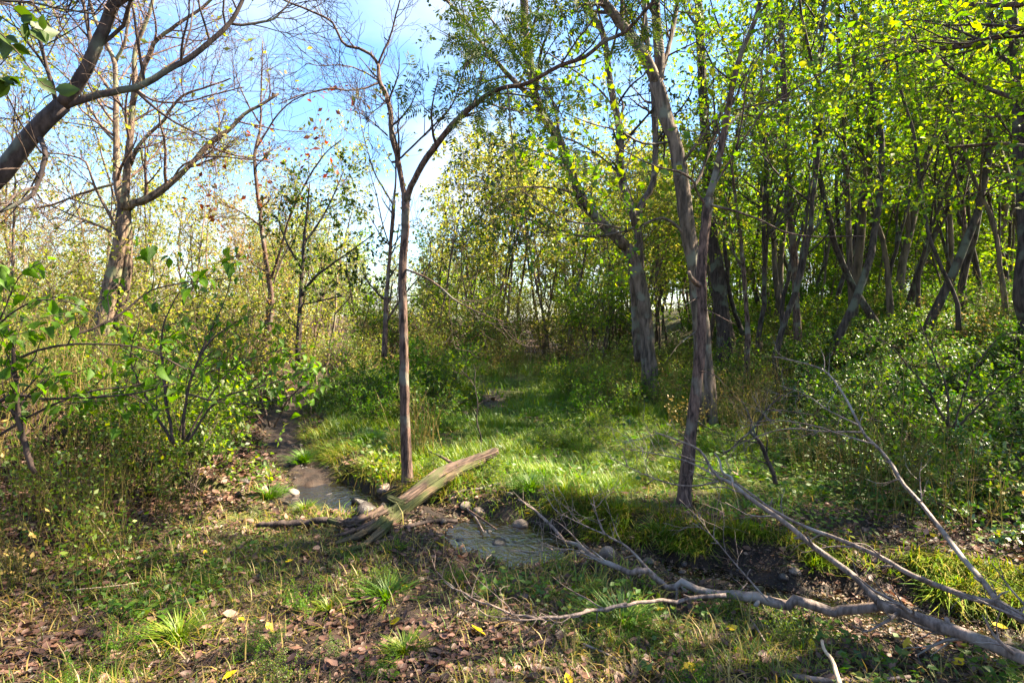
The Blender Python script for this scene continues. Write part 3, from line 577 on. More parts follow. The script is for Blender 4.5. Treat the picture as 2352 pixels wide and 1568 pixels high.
    h.crown(P, 82, 8, .085, 'leaf_wood', keep=lambda p: np.random.RandomState(19).rand(len(p)) < .42); h.finish()
    # H2: reddish slender tree in front of it
    h = Hero('slender_red_tree', 'slender red-brown tree by the stream, in front of the tallest grey trunk', (*at(1572, 1180, 4.95)[:2], at(1572, 1180, 4.95)[2]), 'bark_red'); L_.clear()
    h.limb('trunk', [(1571, 1190), (1573, 1130), (1580, 1060), (1588, 980), (1600, 880), (1609, 780), (1613, 700), (1611, 640), (1616, 560), (1622, 500), (1626, 455)], 4.95, 4.95, 34, 28, 36, 12, flare=.6, twigs=False)
    g('limb', [(1626, 460), (1648, 385), (1664, 300), (1680, 210), (1700, 130), (1730, 60), (1748, 0), (1775, -80)], 4.95, 4.8, 20, 11, 26)
    g('limb', [(1622, 475), (1600, 440), (1592, 415), (1560, 395), (1500, 380), (1420, 340)], 4.95, 4.4, 8, 3, 18, 6)
    g('limb', [(1632, 440), (1690, 350), (1722, 300), (1760, 250), (1850, 190), (1960, 130), (2060, 95)], 4.95, 4.3, 7, 3, 22, 6, label='thin branch crossing far to the right')
    g('limb', [(1690, 345), (1705, 270), (1715, 190), (1750, 120), (1800, 60), (1830, 0)], 4.9, 4.6, 6, 4, 18, 6)
    h.limb('stub', [(1610, 655), (1596, 648), (1586, 636), (1582, 625)], 4.95, 4.8, 20, 12, 8, 8, twigs=False, label='broken stub with splintered end')
    h.limb('dead_twig', [(1625, 470), (1690, 485), (1745, 505), (1800, 532), (1860, 543), (1930, 543), (1990, 542)], 4.95, 4.5, 8, 3, 20, 6, twigs=False, label='long dead branch held out flat to the right')
    for i, q in enumerate([[(1605, 700), (1640, 720), (1690, 745)], [(1600, 760), (1560, 790), (1530, 830)], [(1608, 680), (1570, 700), (1520, 690)], [(1600, 850), (1640, 860), (1670, 890)], [(1590, 960), (1640, 990), (1700, 1010)]]):
        h.limb('dead_twig', q, 4.95, 4.7-.1*i, 4, 1.5, 8, 4, twigs=False)
    P = h.twigs(91, 6, .8, 3, .4, 2, .25, t0=.2, up=.06, lines=L_)
    h.crown(P, 92, 5, .07, 'leaf_wood', keep=lambda p: np.random.RandomState(19).rand(len(p)) < .42); h.finish()
    # I and the other single trunks on the right
    right = [('straight_tree', 'straight pinkish trunk standing alone on the brow of the right slope', [(1832, 770), (1829, 700), (1826, 600), (1815, 480), (1810, 380), (1805, 280), (1800, 180), (1796, 80), (1790, -20), (1785, -140)], 12, 20, 13, 'bark_red'),
             ('crooked_sapling', 'dark crooked sapling snaking upward on the right slope', [(2200, 700), (2180, 650), (2140, 560), (2120, 470), (2108, 380), (2098, 300), (2070, 210), (2058, 120), (2050, 0), (2040, -100)], 9, 11, 5, 'bark_dark'),
             ('grey_tree', 'mottled grey trunk behind the straight pinkish trunk on the right slope', [(1960, 730), (1955, 640), (1950, 540), (1945, 440), (1938, 330), (1930, 200), (1925, 60), (1920, -100)], 13, 17, 10, 'bark_grey'),
             ('short_stem_tree', 'short reddish trunk halfway between the tallest grey trunk and the straight pinkish trunk', [(1716, 820), (1718, 760), (1712, 680), (1706, 600), (1700, 540), (1690, 470), (1680, 380)], 11, 15, 7, 'bark_red'),
             ('clump_tree', 'many-stemmed dark tree clump on the far right slope', [(2045, 720), (2040, 640), (2030, 560), (2000, 470), (1985, 380), (1970, 260), (1960, 120)], 12, 16, 7, 'bark_far'),
             ('twin_stem_tree', 'thin orange-lit twin trunk far right among glowing leaves', [(2215, 700), (2212, 620), (2215, 540), (2210, 460), (2190, 380), (2170, 300), (2150, 200)], 11, 13, 5, 'bark_red'),
             ('edge_tree', 'thick mossy trunk at the right edge above the undergrowth', [(2365, 740), (2348, 690), (2352, 620), (2358, 560), (2352, 440), (2340, 300), (2330, 120), (2320, -60)], 8, 44, 20, 'bark_dark'),
             ('dark_tree', 'thick dark old trunk wrapped in dead twigs, behind the tallest grey trunk', [(1668, 780), (1660, 720), (1652, 660), (1645, 600), (1636, 540), (1630, 440), (1620, 300), (1610, 120), (1600, -60)], 14.5, 42, 18, 'bark_dark'),
             ('far_right_tree', 'dark leaning trunk with a fork near the right edge', [(2310, 720), (2300, 640), (2290, 560), (2270, 480), (2235, 410), (2210, 330), (2190, 240)], 10, 15, 7, 'bark_far')]
    for i, (nm, lab, pts, Y, w0, w1, bk) in enumerate(right):
        b = at(*pts[0], Y); h = Hero(nm, lab, (b[0], b[1], min(b[2], gz(b[0], b[1]))-.05), bk); L_.clear()
        h.limb('trunk', [(pts[0][0]+2, pts[0][1]+60)]+pts, Y, Y, w0, w1, 30, 10, flare=.35, twigs=False); P0, r0 = limb(pts, Y, Y, w0, w1, 30)
        k = 16; rg = np.random.RandomState(200+i)
        A = grow(P0[None], r0[None], rg, 6, 2.2, (30, 55), .08, .08, 9, .55, .35, .3)
        for a, b_ in zip(*A):
            mb = MB(); mb.tubes(a, b_, 6, cap=True); mb.build('limb', h.bark, h.t)
        L_ = [A]; P = h.twigs(210+i, 6, 1.1, 4, .7, 4, .4, t0=.15, up=.03, lines=L_, rmin=.003)
        h.crown(P, 220+i, 5, .085, 'leaf_bright' if pts[0][0] > 1900 else 'leaf_wood', keep=lambda p: np.random.RandomState(29).rand(len(p)) < .7); h.finish()
def part_leaf(me, t, p, rng, size, bias=(0, 0, -.3), up=.5):
    o = bpy.data.objects.new('leaf', me); COL.objects.link(o); o.parent = t.o
    y = Vector(rng.normal(0, .8, 3)+np.array(bias)).normalized(); z = Vector(rng.normal(0, .45, 3)+np.array([0, 0, up])).normalized()
    x = y.cross(z).normalized(); z = x.cross(y); s = size*rng.uniform(.65, 1.2)
    from mathutils import Matrix
    mt = Matrix((x, y, z)).transposed().to_4x4(); o.matrix_basis = Matrix.Translation(Vector(p)-Vector(t.matrix_world_off)) @ mt @ Matrix.Scale(s, 4)
    return o
hero_trees()

# ------------------------------------------------------------------ words for where a thing stands
SPOTS = [('the rotten log', -.75, 5.3), ('the forked tree', -1.05, 5.7), ('the left pool', -1.75, 5.75), ('the right pool', -.02, 4.62), ('the red-brown tree', 1.5, 4.95), ('the fallen branch fork', 1.93, 3.0), ('the grass tuft below the log', -.75, 3.5),
         ('the wide grass tuft', .62, 3.2), ('the near leafy shrub', -3.0, 3.4), ('the arching shrub', -2.9, 5.0), ('the standing yellow leaf', -.62, 3.1), ('the pale peeled stick', 1.5, 2.7), ('the steep grey limb', 2.6, 3.9), ('the dead shrub', 2.4, 5.2), ('the thin bare sapling', -.37, 6.9), ('the undercut bank', .9, 4.7), ('the gully mouth', -2.9, 7.4)]
def where(x, y):
    n, a, b = min(SPOTS, key=lambda s: (s[1]-x)**2+(s[2]-y)**2); dx, dy = x-a, y-b
    side = ('right of ' if dx > 0 else 'left of ') if abs(dx) > abs(dy) else ('behind ' if dy > 0 else 'in front of ')
    return ('just ' if dx*dx+dy*dy < .2 else '')+side+n
FAR = [(-9, 'at the left edge'), (-.80, 'left of the large bare tree'), (-.68, 'behind the large bare tree'), (-.52, 'between the large bare tree and the thin tree'), (-.38, 'by the red-leaved tree'), (-.26, 'left of the slim sapling'), (-.14, 'behind the forked tree'), (-.03, 'right of the forked tree'),
       (.10, 'left of the leaning stems'), (.20, 'behind the leaning grey stems'), (.30, 'behind the tallest grey trunk'), (.40, 'left of the straight pinkish trunk'), (.53, 'right of the straight pinkish trunk'), (.66, 'around the mottled grey trunk'), (.76, 'by the crooked sapling'), (.86, 'near the right edge')]
def where_far(x, y):
    q = x/max(y, .1); t = [w for a, w in FAR if q >= a][-1]
    return t+(', nearer' if y < 9 else ', farther back' if y > 22 else '')
LOOKS = {'dead_brush': ['low tangled', 'tall tangled'], 'crooked_tree': ['crooked forked', 'crooked many-stemmed', 'tall crooked'], 'woodland_tree': ['tall straight', 'tall dense-crowned', 'tall forked', 'tall bare-stemmed'], 'woodland_sapling': ['single-stemmed leafy', 'low forked leafy', 'lanky many-stemmed'], 'thicket_tree': ['forked yellowing', 'low bushy yellow', 'pale forked', 'pale many-stemmed'], 'yellow_green_tree': ['bushy yellow-green', 'short green', 'lanky yellow-green'],
         'leafy_shrub': ['rounded', 'taller', 'low spreading'], 'green_shrub': ['broad', 'low fine-leaved', 'upright'], 'thicket_shrub': ['yellowing', 'green twiggy', 'tall lanky'], 'dry_weed': ['dense', 'tall', 'thin']}
def describe(p, protos, x, y, noun, near=False):
    i = protos.index(p); wh = where(x, y) if near and y < 6 else where_far(x, y); nn = noun
    if len((LOOKS[p.name.split('.')[0]][i]+' '+nn+' '+wh).split()) > 14: nn = noun.split(' on ')[0].split(' in ')[0].split(' beyond ')[0].split(' ending')[0]
    return LOOKS[p.name.split('.')[0]][i]+' '+nn+' '+wh, LOOKS[p.name.split('.')[0]][i]+' '+nn+' '+wh.replace(', ', ' ')
    lab = LOOKS[p.name.split('.')[0]][i]+' '+noun+' '+(where(x, y) if near and y < 6 else where_far(x, y)); return lab, lab.replace(', ', ' ')
# ------------------------------------------------------------------ the woods behind and beside
def in_view(x, y, m=.98): return y > 1 and abs(x) < m*y
def woods():
    rng = np.random.RandomState(77)
    tall = [tree_proto('woodland_tree', '', '', tree_mesh(300+i, H=[12, 13.5, 11, 12.5][i], r=[.10, .12, .08, .10][i], n1=22, l1=2.7, n2=7, l2=1.2, n3=4, per=10, lsize=.088, leaf=['leaf_bright', 'leaf_wood', 'leaf_bright', 'leaf_wood'][i], first=[.22, .3, .18, .35][i], bark='bark_far', fork=[0, 1, 2, 0][i], lean=.08)) for i in range(4)]
    under = [tree_proto('woodland_sapling', '', '', tree_mesh(320+i, H=[5.5, 4.4, 6.5][i], r=.035, n1=16, l1=1.6, n2=6, l2=.8, n3=3, per=11, lsize=.085, leaf=['leaf_wood', 'leaf_bright', 'leaf_bright'][i], first=.12, bark='bark_far', fork=i, lean=.12, wob=.08)) for i in range(3)]
    pale = [tree_proto('thicket_tree', '', '', tree_mesh(340+i, H=[6.0, 4.8, 6.6, 4.2][i], r=[.055, .04, .05, .035][i], n1=18, l1=1.9, n2=6, l2=.9, n3=4, per=5, lsize=.08, leaf=['leaf_yellow', 'leaf_yellow', 'leaf_yellow', 'leaf_pale'][i], first=.15, bark='bark_pale', fork=[1, 2, 1, 3][i], lean=.1, wob=.07, sparse=[.25, .4, .5, .3][i], up=.14)) for i in range(4)]
    mid = [tree_proto('yellow_green_tree', '', '', tree_mesh(360+i, H=[5.4, 4.6, 6.2][i], r=.045, n1=16, l1=1.5, n2=6, l2=.8, n3=4, per=8, lsize=.085, leaf=['leaf_yellow', 'leaf_bright', 'leaf_yellow'][i], first=.2, bark='bark_far', fork=[2, 1, 1][i], lean=.09, wob=.06, sparse=.25, up=.14)) for i in range(3)]
    crook = [tree_proto('crooked_tree', '', '', tree_mesh(380+i, H=[9, 8, 10][i], r=[.06, .05, .07][i], n1=14, l1=2.2, n2=5, l2=1.0, n3=3, per=5, lsize=.085, leaf='leaf_bright', first=.3, bark='bark_dark', fork=[1, 2, 1][i], lean=.10, wob=.10)) for i in range(3)]
    used = []
    def put(protos, n, region, label, group, mind, sc=(.85, 1.15)):
        c = 0
        for _ in range(n*30):
            if c >= n: break
            x, y = region()
            if any((x-a)**2+(y-b)**2 < mind*mind for a, b in used): continue
            used.append((x, y)); p = protos[rng.randint(len(protos))]; lab, grp = describe(p, protos, x, y, label)
            place(p, x, y, rng.uniform(*sc), rng.uniform(0, 6.28), lab, group+': '+grp, tilt=rng.normal(0, .03)); c += 1
    U = rng.uniform
    def reg_right():
        while True:
            y = U(11, 42); x = U(3.6, 1.05*y)
            if not (x < 7 and y < 14) and x > max(4.5, .6*y-2.5) and not (y < 15 and x < 13 and U(0, 1) < .8): return x, y
    put(tall, 44, reg_right, 'leafy tree in the backlit wood', 'trees of the right-hand wood', 1.7)
    put(under, 80, lambda: (lambda y: (U(.30*y, 1.0*y), y))(U(17, 38)), 'sapling far in the backlit wood', 'saplings of the right-hand wood', .9, (.8, 1.3))
    put(crook, 26, lambda: (lambda y: (U(.42*y, .98*y), y))(U(10, 22)), 'dark tree in the backlit wood', 'crooked trees of the right-hand wood', 1.1)
    put(under, 84, reg_right, 'sapling in the backlit wood', 'saplings of the right-hand wood', .9)
    for i, (x, y) in enumerate([(7.6, 5.4), (6.8, 2.2), (5.7, 3.7), (10.2, 3.4), (13, 6.2)]): used.append((x, y)); place(tall[i % 4], x, y, U(.85, 1.1), U(0, 6.28), 'tall leafy tree on the slope beside the stream, outside the frame', 'trees shading the stream bank')
    put(under, 8, lambda: (U(8.5, 14), U(6, 11)), 'sapling at the wood edge', 'saplings at the edge of the wood', 1.2)
    put(pale, 95, lambda: (lambda y: (U(-1.05*y, -.30*y), y))(U(15, 55)), 'thicket tree in the sunlit left distance', 'thicket trees on the left', 1.0)
    put(mid, 66, lambda: (lambda y: (U(-.45*y, -.06*y), y))(U(19, 60)), 'tree beyond the grassy clearing', 'trees at the end of the clearing', 1.0)
    put(mid, 70, lambda: (lambda y: (U(-.07*y, .55*y), y))(U(19, 50)), 'tree beyond the grassy clearing', 'trees at the end of the clearing', 1.0, (1.15, 1.75))
    put(mid, 16, lambda: (U(1.5, 6.5), U(15.5, 24)), 'young tree between the clearing and the right-hand wood', 'trees at the end of the clearing', 1.0) if False else None
    put(mid, 22, lambda: (U(2.0, 8.5), U(14.5, 26)), 'young tree', 'young trees behind the leaning trunks', 1.0)
    put(pale, 10, lambda: (U(-13, -5.6), U(11.5, 15)), 'small tree in the sunlit thicket', 'thicket trees on the left', 1.2, (.6, .85))
    # overhead limb, upper right
    h = Hero('overhanging_tree', 'thick brown limb with leafy sprays hanging in from the top right corner', (4.6, 3.2, gz(4.6, 3.2)-.05), 'bark_red'); Ls = []
    h.limb('trunk', [(3050, 1150), (3060, 800), (3050, 400), (3020, 0), (2990, -300)], 3.2, 3.4, 130, 90, 20, 12, twigs=False)
    for q in ([(3030, 100), (2800, 10), (2600, -5), (2420, -10), (2340, 10), (2250, 12), (2180, 0)], [(2600, 0), (2450, 60), (2352, 60), (2250, 100), (2100, 120), (2000, 155)], [(3040, 350), (2800, 300), (2600, 260), (2352, 230), (2220, 180), (2140, 120)], [(3045, 500), (2700, 380), (2450, 350), (2300, 330), (2180, 340)]):
        Ls.append(tuple(a[None] for a in h.limb('limb', q, 3.4, 5.0, 60 if q[1][1] < 50 and q[0][0] > 3000 else 30, 7, 24, 8, twigs=False)))
    P = h.twigs(99, 12, 1.2, 4, .6, 3, .35, t0=.25, up=0, lines=Ls); h.crown(P, 98, 7, .05, 'leaf_wood'); h.finish()
woods()

def shrub_mesh(seed, H=1.2, W=.9, ns=9, n2=6, n3=3, per=5, lsize=.075, leaf='leaf_ivy', stem='twig', tmpl=LEAF2, arch=-.06, flat=.8, sparse=0):
    rng = np.random.RandomState(seed); st = []; n = 10
    for i in range(ns):
        a = rng.uniform(0, 6.28); d = nrm(np.array([math.cos(a)*rng.uniform(.2, 1)*W, math.sin(a)*rng.uniform(.2, 1)*W, H])); p = np.array([rng.normal(0, .12), rng.normal(0, .12), -.08]); q = [p]; L = math.hypot(H, W*.5)*rng.uniform(.7, 1.2)
        for _ in range(n): d = nrm(d+rng.normal(0, .1, 3)+[math.cos(a)*.05, math.sin(a)*.05, arch]); p = p+d*L/n; q.append(p)
        st.append(q)
    P = np.array(st); Rr = np.repeat((.009*np.linspace(1, .3, n+1))[None], ns, 0)*rng.uniform(.6, 1.3, (ns, 1))
    A = grow(P, Rr, rng, n2, H*.45, (30, 65), .16, .03, 5, .6, .15, .35, rmin=.0025); B = grow(*A, rng, n3, H*.22, (30, 65), .2, .0, 3, .7, .2, .5, rmin=.002)
    sm = MB(); sm.tubes(P, Rr, 4); sm.tubes(*A, 3); sm.tubes(*B, 3)
    lm = MB(); put_leaves(lm, B[0], rng, per, lsize, tmpl, flat=flat, droop=.15); put_leaves(lm, A[0], rng, per, lsize, tmpl, flat=flat)
    return sm.mesh('stems', M[stem]), lm.mesh('foliage', M[leaf])
def shrub_proto(name, meshes, cat):
    t = thing(name, '', cat, (0, 0, 0))
    for nm, me in zip(('stems', 'foliage'), meshes): link(nm, me, t, 'stuff')
    kids(t.o); return t.o
def weed_mesh(seed, n=26, H=.9, W=.35, leaf='stalk'):
    rng = np.random.RandomState(seed); m = 6; P = []
    for i in range(n):
        p = np.array([rng.normal(0, W*.5), rng.normal(0, W*.5), -.04]); d = nrm(np.array([rng.normal(0, .18), rng.normal(0, .18), 1])); q = [p]; L = H*rng.uniform(.5, 1.25)
        for _ in range(m): d = nrm(d+rng.normal(0, .09, 3)); p = p+d*L/m; q.append(p)
        P.append(q)
    P = np.array(P); Rr = np.repeat((.0042*np.linspace(1, .4, m+1))[None], n, 0)
    A = grow(P, Rr, rng, 5, H*.28, (25, 55), .12, .04, 3, .6, .35, .4, rmin=.0018)
    sm = MB(); sm.tubes(P, Rr, 3); sm.tubes(*A, 3); lm = MB(); put_leaves(lm, A[0], rng, 1 if n > 40 else 2, .022 if n > 40 else .045, LEAF2, spread=1.2, flat=.2)
    return sm.mesh('stems', M[leaf]), lm.mesh('foliage', M['grass' if seed % 3 else 'grass_dry'])
def undergrowth():
    rng = np.random.RandomState(123); U = rng.uniform
    ivy = [shrub_proto('leafy_shrub', shrub_mesh(400+i, H=[.6, .85, .45][i], W=[1.0, .9, 1.2][i], ns=[11, 10, 13][i], n2=7, n3=4, per=5, lsize=[.042, .048, .04][i], leaf=['leaf_ivy', 'leaf_cover', 'leaf_ivy'][i]), 'shrub') for i in range(3)]
    green = [shrub_proto('green_shrub', shrub_mesh(410+i, H=[1.3, 1.0, 1.6][i], W=[1.0, .9, .8][i], ns=12, n2=8, n3=4, per=6, lsize=[.06, .05, .06][i], leaf=['leaf_shrub', 'leaf_cover', 'leaf_wood'][i]), 'shrub') for i in range(3)]
    olive = [shrub_proto('thicket_shrub', shrub_mesh(420+i, H=[1.9, 1.5, 2.3][i], W=[.8, .9, .7][i], ns=14, n2=6, n3=3, per=5, lsize=.065, leaf=['leaf_yellow', 'leaf_cover', 'leaf_yellow'][i], stem='twig_pale', arch=0), 'shrub') for i in range(3)]
    weed = [shrub_proto('dry_weed', weed_mesh(430+i, n=[26, 34, 20][i], H=[.9, 1.2, .7][i]), 'weed') for i in range(3)]
    brush = [shrub_proto('dead_brush', weed_mesh(432+3*i, n=[44, 56][i], H=[1.0, 1.3][i], W=.7), 'brush') for i in range(2)]
    used = []
    def put(protos, n, region, label, group, mind=.5, sc=(.75, 1.25), dz=0):
        c = 0
        for _ in range(n*25):
            if c >= n: break
            x, y = region()
            if sdist(x, y) < (1.0 if x < -1.5 and y < 10 else .45) or any((x-a)**2+(y-b)**2 < mind*mind for a, b in used): continue
            used.append((x, y)); p = protos[rng.randint(len(protos))]; lab, grp = describe(p, protos, x, y, label, True); place(p, x, y, U(*sc), U(0, 6.28), lab, group+': '+grp, tilt=rng.normal(0, .06)); c += 1
    def slope():
        while True:
            y = U(3.6, 17); x = U(2.4, .98*y)
            if x > 3.1+max(0, 6.5-y)*.25+.4*math.sin(y): return x, y
    def slope_top():
        while True:
            y = U(5.0, 13); x = U(4.5, .98*y)
            if x > 4.8: return x, y
    put(ivy, 62, slope_top, 'glossy-leaved shrub on the slope', 'undergrowth shrubs on the right slope', .55)
    put(ivy, 34, lambda: (lambda y: (U(max(3.6, .5*y), .97*y), y))(U(4.4, 9)), 'glossy-leaved shrub on the slope', 'undergrowth shrubs on the right slope', .4, (.6, 1.0))
    put(weed, 60, slope, 'clump of dry stalks on the slope', 'dry weeds on the right slope', .4, (.6, 1.05))
    put(brush, 24, lambda: (lambda y: (U(max(3.0, .42*y), .95*y), y))(U(4.2, 10)), 'dry brown brush on the slope', 'dry brush on the right slope', .45, (.45, .8))
    put(brush, 16, lambda: (lambda y: (U(-.95*y, -.62*y), y))(U(4.6, 9)), 'dry brown brush on the left bank', 'dry brush on the left bank', .5, (.6, 1.0))
    put(green, 34, slope, 'green shrub on the slope', 'green shrubs on the right slope', .6, (.4, .75))
    put(green, 60, lambda: (lambda y: (U(.30*y, 1.0*y), y))(U(13, 28)), 'green shrub under the trees', 'shrubs under the right-hand trees', .8, (.8, 1.3))
    put(ivy, 26, lambda: (U(3.4, 9), U(12, 20)), 'glossy-leaved shrub under the trees', 'shrubs under the right-hand trees', .7)
    # left side and behind the stream
    def left_back():
        while True:
            y = U(8, 20); x = U(-.92*y, -2.2-.12*y)
            if y < 12 and -.87 < x/y < -.6: continue
            return x, y
    put(green, 26, lambda: (lambda y: (U(-.74*y, -.46*y), y))(U(5.3, 8.2)), 'green shrub on the left bank', 'green shrubs on the left bank', .42, (.5, .85))
    put(olive, 46, left_back, 'thicket shrub beyond the stream', 'thicket shrubs beyond the stream', .65)
    put(weed, 34, left_back, 'clump of dry stalks beyond the stream', 'dry weeds beyond the stream', .45, (.8, 1.3))
    put(green, 70, lambda: (lambda a, y: (a, y) if not (-.88 < a/y < -.58 and y > 6.3) else (-3.6, 11+U(0, 2)))(U(-8.5, -3.9), U(5.8, 11)), 'green shrub on the left bank', 'green shrubs on the left bank', .55, (.55, .95))
    put(olive, 45, lambda: (U(-7, 5), U(18.5, 27)), 'shrub ending the clearing', 'shrubs at the end of the clearing', .8, (.8, 1.3))
    put(weed, 22, lambda: (U(-4.5, 4.5), U(14.5, 21)), 'clump of dry stalks ending the clearing', 'dry weeds at the end of the clearing', .5, (.8, 1.4))
    put(weed, 16, lambda: (U(1.6, 4.2), U(8, 15)), 'clump of dry stalks at the clearing side', 'dry weeds by the grey trunks', .5, (.6, 1.0))
    put(green, 9, lambda: (U(-3.2, -1.2), U(9.0, 12.0)), 'bright green shrub by the gully', 'bright shrubs behind the forked tree', .6, (.6, .95))
    put(green, 10, lambda: (U(1.2, 3.2), U(9, 14)), 'green shrub in the clearing grass', 'shrubs at the foot of the grey trunks', .6, (.4, .6))
    put(green, 70, lambda: (lambda y: (U(-.45*y, .34*y), y))(U(5.2, 14)), 'small leafy weed in the clearing grass', 'leafy weeds in the clearing', .35, (.10, .26))
    put(green, 26, lambda: (lambda y: (U(-.8*y, .6*y), y))(U(2.2, 4.2)), 'small leafy weed on the near bank', 'leafy weeds on the near bank', .3, (.07, .15))
    put(weed, 22, lambda: (U(-5.5, -2.6), U(3.4, 6.2)), 'clump of dry stalks in leaf litter', 'dry weeds in the leaf litter', .35, (.4, .75))
    put(green, 10, lambda: (U(-6.5, -4.2), U(4.6, 7)), 'green shade shrub', 'shade shrubs on the left', .6, (.5, .8))
undergrowth()

# near shrubs whose leaves are parts of their own
def near_shrub(name, label, loc, stems, nleaf, size, seed, mat='leaf_shrub', extra=6):
    t = thing(name, label, 'shrub', loc); rng = np.random.RandomState(seed); lines = []; stems_ = []
    for pts, Y0, Y1, w0, w1 in stems:
        P, r = limb(pts, Y0, Y1, w0, w1, 18, jit=.5); mb = MB(); mb.tubes(P, r, 6, cap=True); stems_.append(mb.build('stem', M['twig'], t)); lines.append((P[None], r[None]))
    P = np.concatenate([a for a, _ in lines]); r = np.concatenate([b for _, b in lines])
    A = grow(P, r, rng, extra, .45, (25, 60), .15, .03, 5, .55, .2, .35, rmin=.0018); B = grow(*A, rng, 3, .22, (25, 60), .2, 0, 3, .7, .2, .5, rmin=.0014)
    mb = MB(); mb.tubes(*A, 4); mb.tubes(*B, 3); mb.build('twigs', M['twig'], t, kind='stuff')
    lm = MB(); lm.add(LEAF_OV[0], None, LEAF_OV[1]); me = lm.mesh('leaf', M[mat]); Q = np.concatenate([A[0][:, ::2][:, :3], B[0][:, :3]]); own = np.repeat(np.r_[np.arange(len(A[0]))//extra, np.arange(len(B[0]))//(extra*3)], 3); Q = Q.reshape(-1, 3)
    me2 = []
    for i in range(6):        # each variant its own mesh so that leaves differ in colour
        lm = MB(); rr = np.random.RandomState(i); v_ = LEAF_OV[0]*[.72+.1*i, 1, 1+i*.5]; v_[:, 2] -= (.10+.07*i)*v_[:, 1]**2; lm.add(v_+rr.normal(0, .022, (9, 3)), None, LEAF_OV[1]); me2.append(lm.mesh('leaf', M[['leaf_shrub', 'leaf_shrub', 'leaf_shrub', 'leaf_cover', 'leaf_wood', 'leaf_shrub'][i]]))
    for i in rng.choice(len(Q), nleaf, replace=nleaf > len(Q)): part_leaf(me2[rng.randint(6)], t, Q[i], rng, size, (0, 0, -.35), up=.9).parent = stems_[own[i]]
near_shrub('near_leafy_shrub', 'near shrub at the left edge with large drooping green leaves', (-3.9, 3.3, gz(-3.9, 3.3)-.05),
    [([(-120, 1150), (-60, 960), (20, 840), (100, 800), (200, 790), (330, 800), (430, 850)], 3.3, 3.5, 12, 4), ([(-120, 1100), (-40, 800), (60, 700), (140, 690), (230, 720)], 3.3, 3.0, 10, 3), ([(-150, 1120), (0, 920), (120, 917), (300, 905), (400, 880)], 3.3, 3.6, 13, 5),
     ([(-120, 1100), (-60, 840), (0, 740), (40, 640), (100, 600)], 3.3, 2.9, 8, 3), ([(160, 775), (250, 738), (300, 703), (345, 668), (420, 650), (520, 640)], 3.4, 3.9, 9, 3), ([(80, 1085), (50, 1000), (38, 900), (30, 800)], 3.4, 3.3, 14, 9), ([(-20, 1010), (80, 950), (200, 900), (330, 880), (420, 830)], 3.4, 3.7, 10, 3)], 290, .078, 501, extra=9)
near_shrub('arching_shrub', 'arching leafy shrub above the gully, left of the forked tree', (*at(420, 1010, 5.0)[:2], at(420, 1010, 5.0)[2]-.1),
    [([(420, 1010), (430, 900), (470, 800), (540, 740), (600, 720)], 5.0, 5.0, 9, 3), ([(400, 1020), (380, 900), (370, 780), (400, 690), (450, 640)], 5.0, 5.1, 9, 3), ([(430, 1015), (500, 920), (590, 890), (680, 860), (720, 840)], 5.0, 5.1, 8, 3), ([(430, 905), (520, 925), (610, 922), (680, 905), (720, 885)], 4.9, 4.9, 6, 2), ([(410, 1000), (450, 840), (520, 680), (530, 620)], 5.0, 5.2, 8, 3),
     ([(400, 1020), (330, 900), (300, 820), (320, 740)], 5.0, 4.9, 8, 3), ([(420, 1020), (520, 860), (620, 810), (690, 800)], 5.0, 5.3, 7, 3)], 295, .078, 502, extra=10)
near_shrub('bright_leaf_shrub', 'bright green shrub with broad leaves overhanging the gully bank', (*at(620, 960, 6.6)[:2], at(620, 960, 6.6)[2]-.15),
    [([(620, 980), (600, 900), (640, 830), (700, 810)], 6.6, 6.5, 7, 3), ([(630, 980), (660, 920), (700, 880), (720, 850)], 6.6, 6.4, 7, 3), ([(610, 980), (560, 900), (540, 840)], 6.6, 6.7, 7, 3), ([(600, 980), (540, 930), (480, 900)], 6.6, 6.5, 7, 3)], 260, .09, 503, extra=9)
near_shrub('broad_leaf_shrub', 'shrub with a few large glowing leaves at the right edge of the slope', (*at(2180, 960, 5.6)[:2], at(2180, 960, 5.6)[2]-.1),
    [([(2180, 980), (2170, 880), (2130, 780), (2110, 735)], 5.6, 5.6, 7, 3), ([(2190, 980), (2230, 860), (2290, 780), (2340, 760)], 5.6, 5.4, 7, 3), ([(2180, 980), (2110, 870), (2040, 790), (1990, 770)], 5.6, 5.8, 7, 3), ([(2200, 980), (2300, 880), (2352, 850)], 5.6, 5.3, 7, 3)], 110, .065, 504)

# ------------------------------------------------------------------ grass, litter, ground cover
BLADE = T([(-.022, 0, 0), (.022, 0, 0), (.018, .55, .09), (-.018, .55, .09), (0, 1, .42)], [(0, 1, 2), (0, 2, 3), (3, 2, 4)])
def view_scatter(rng, n, y0, y1, dens, m=1.0):
    y = np.exp(rng.uniform(math.log(y0), math.log(y1), n)); x = y*rng.uniform(-m, m, n); k = rng.rand(n) < dens(x, y)
    return x[k], y[k]
def blades(mb, x, y, rng, size, lean=.45, tmpl=BLADE, sink=.01):
    n = len(x); z = ground_h(x, y)-sink; a = rng.uniform(0, 6.28, n); l = np.abs(rng.normal(0, lean, n))
    Y = np.c_[np.cos(a)*l, np.sin(a)*l, np.ones(n)]; Z = np.c_[np.cos(a), np.sin(a), -l]+rng.normal(0, .15, (n, 3)); mb.leaves(np.c_[x, y, z], Y, Z, size, tmpl)
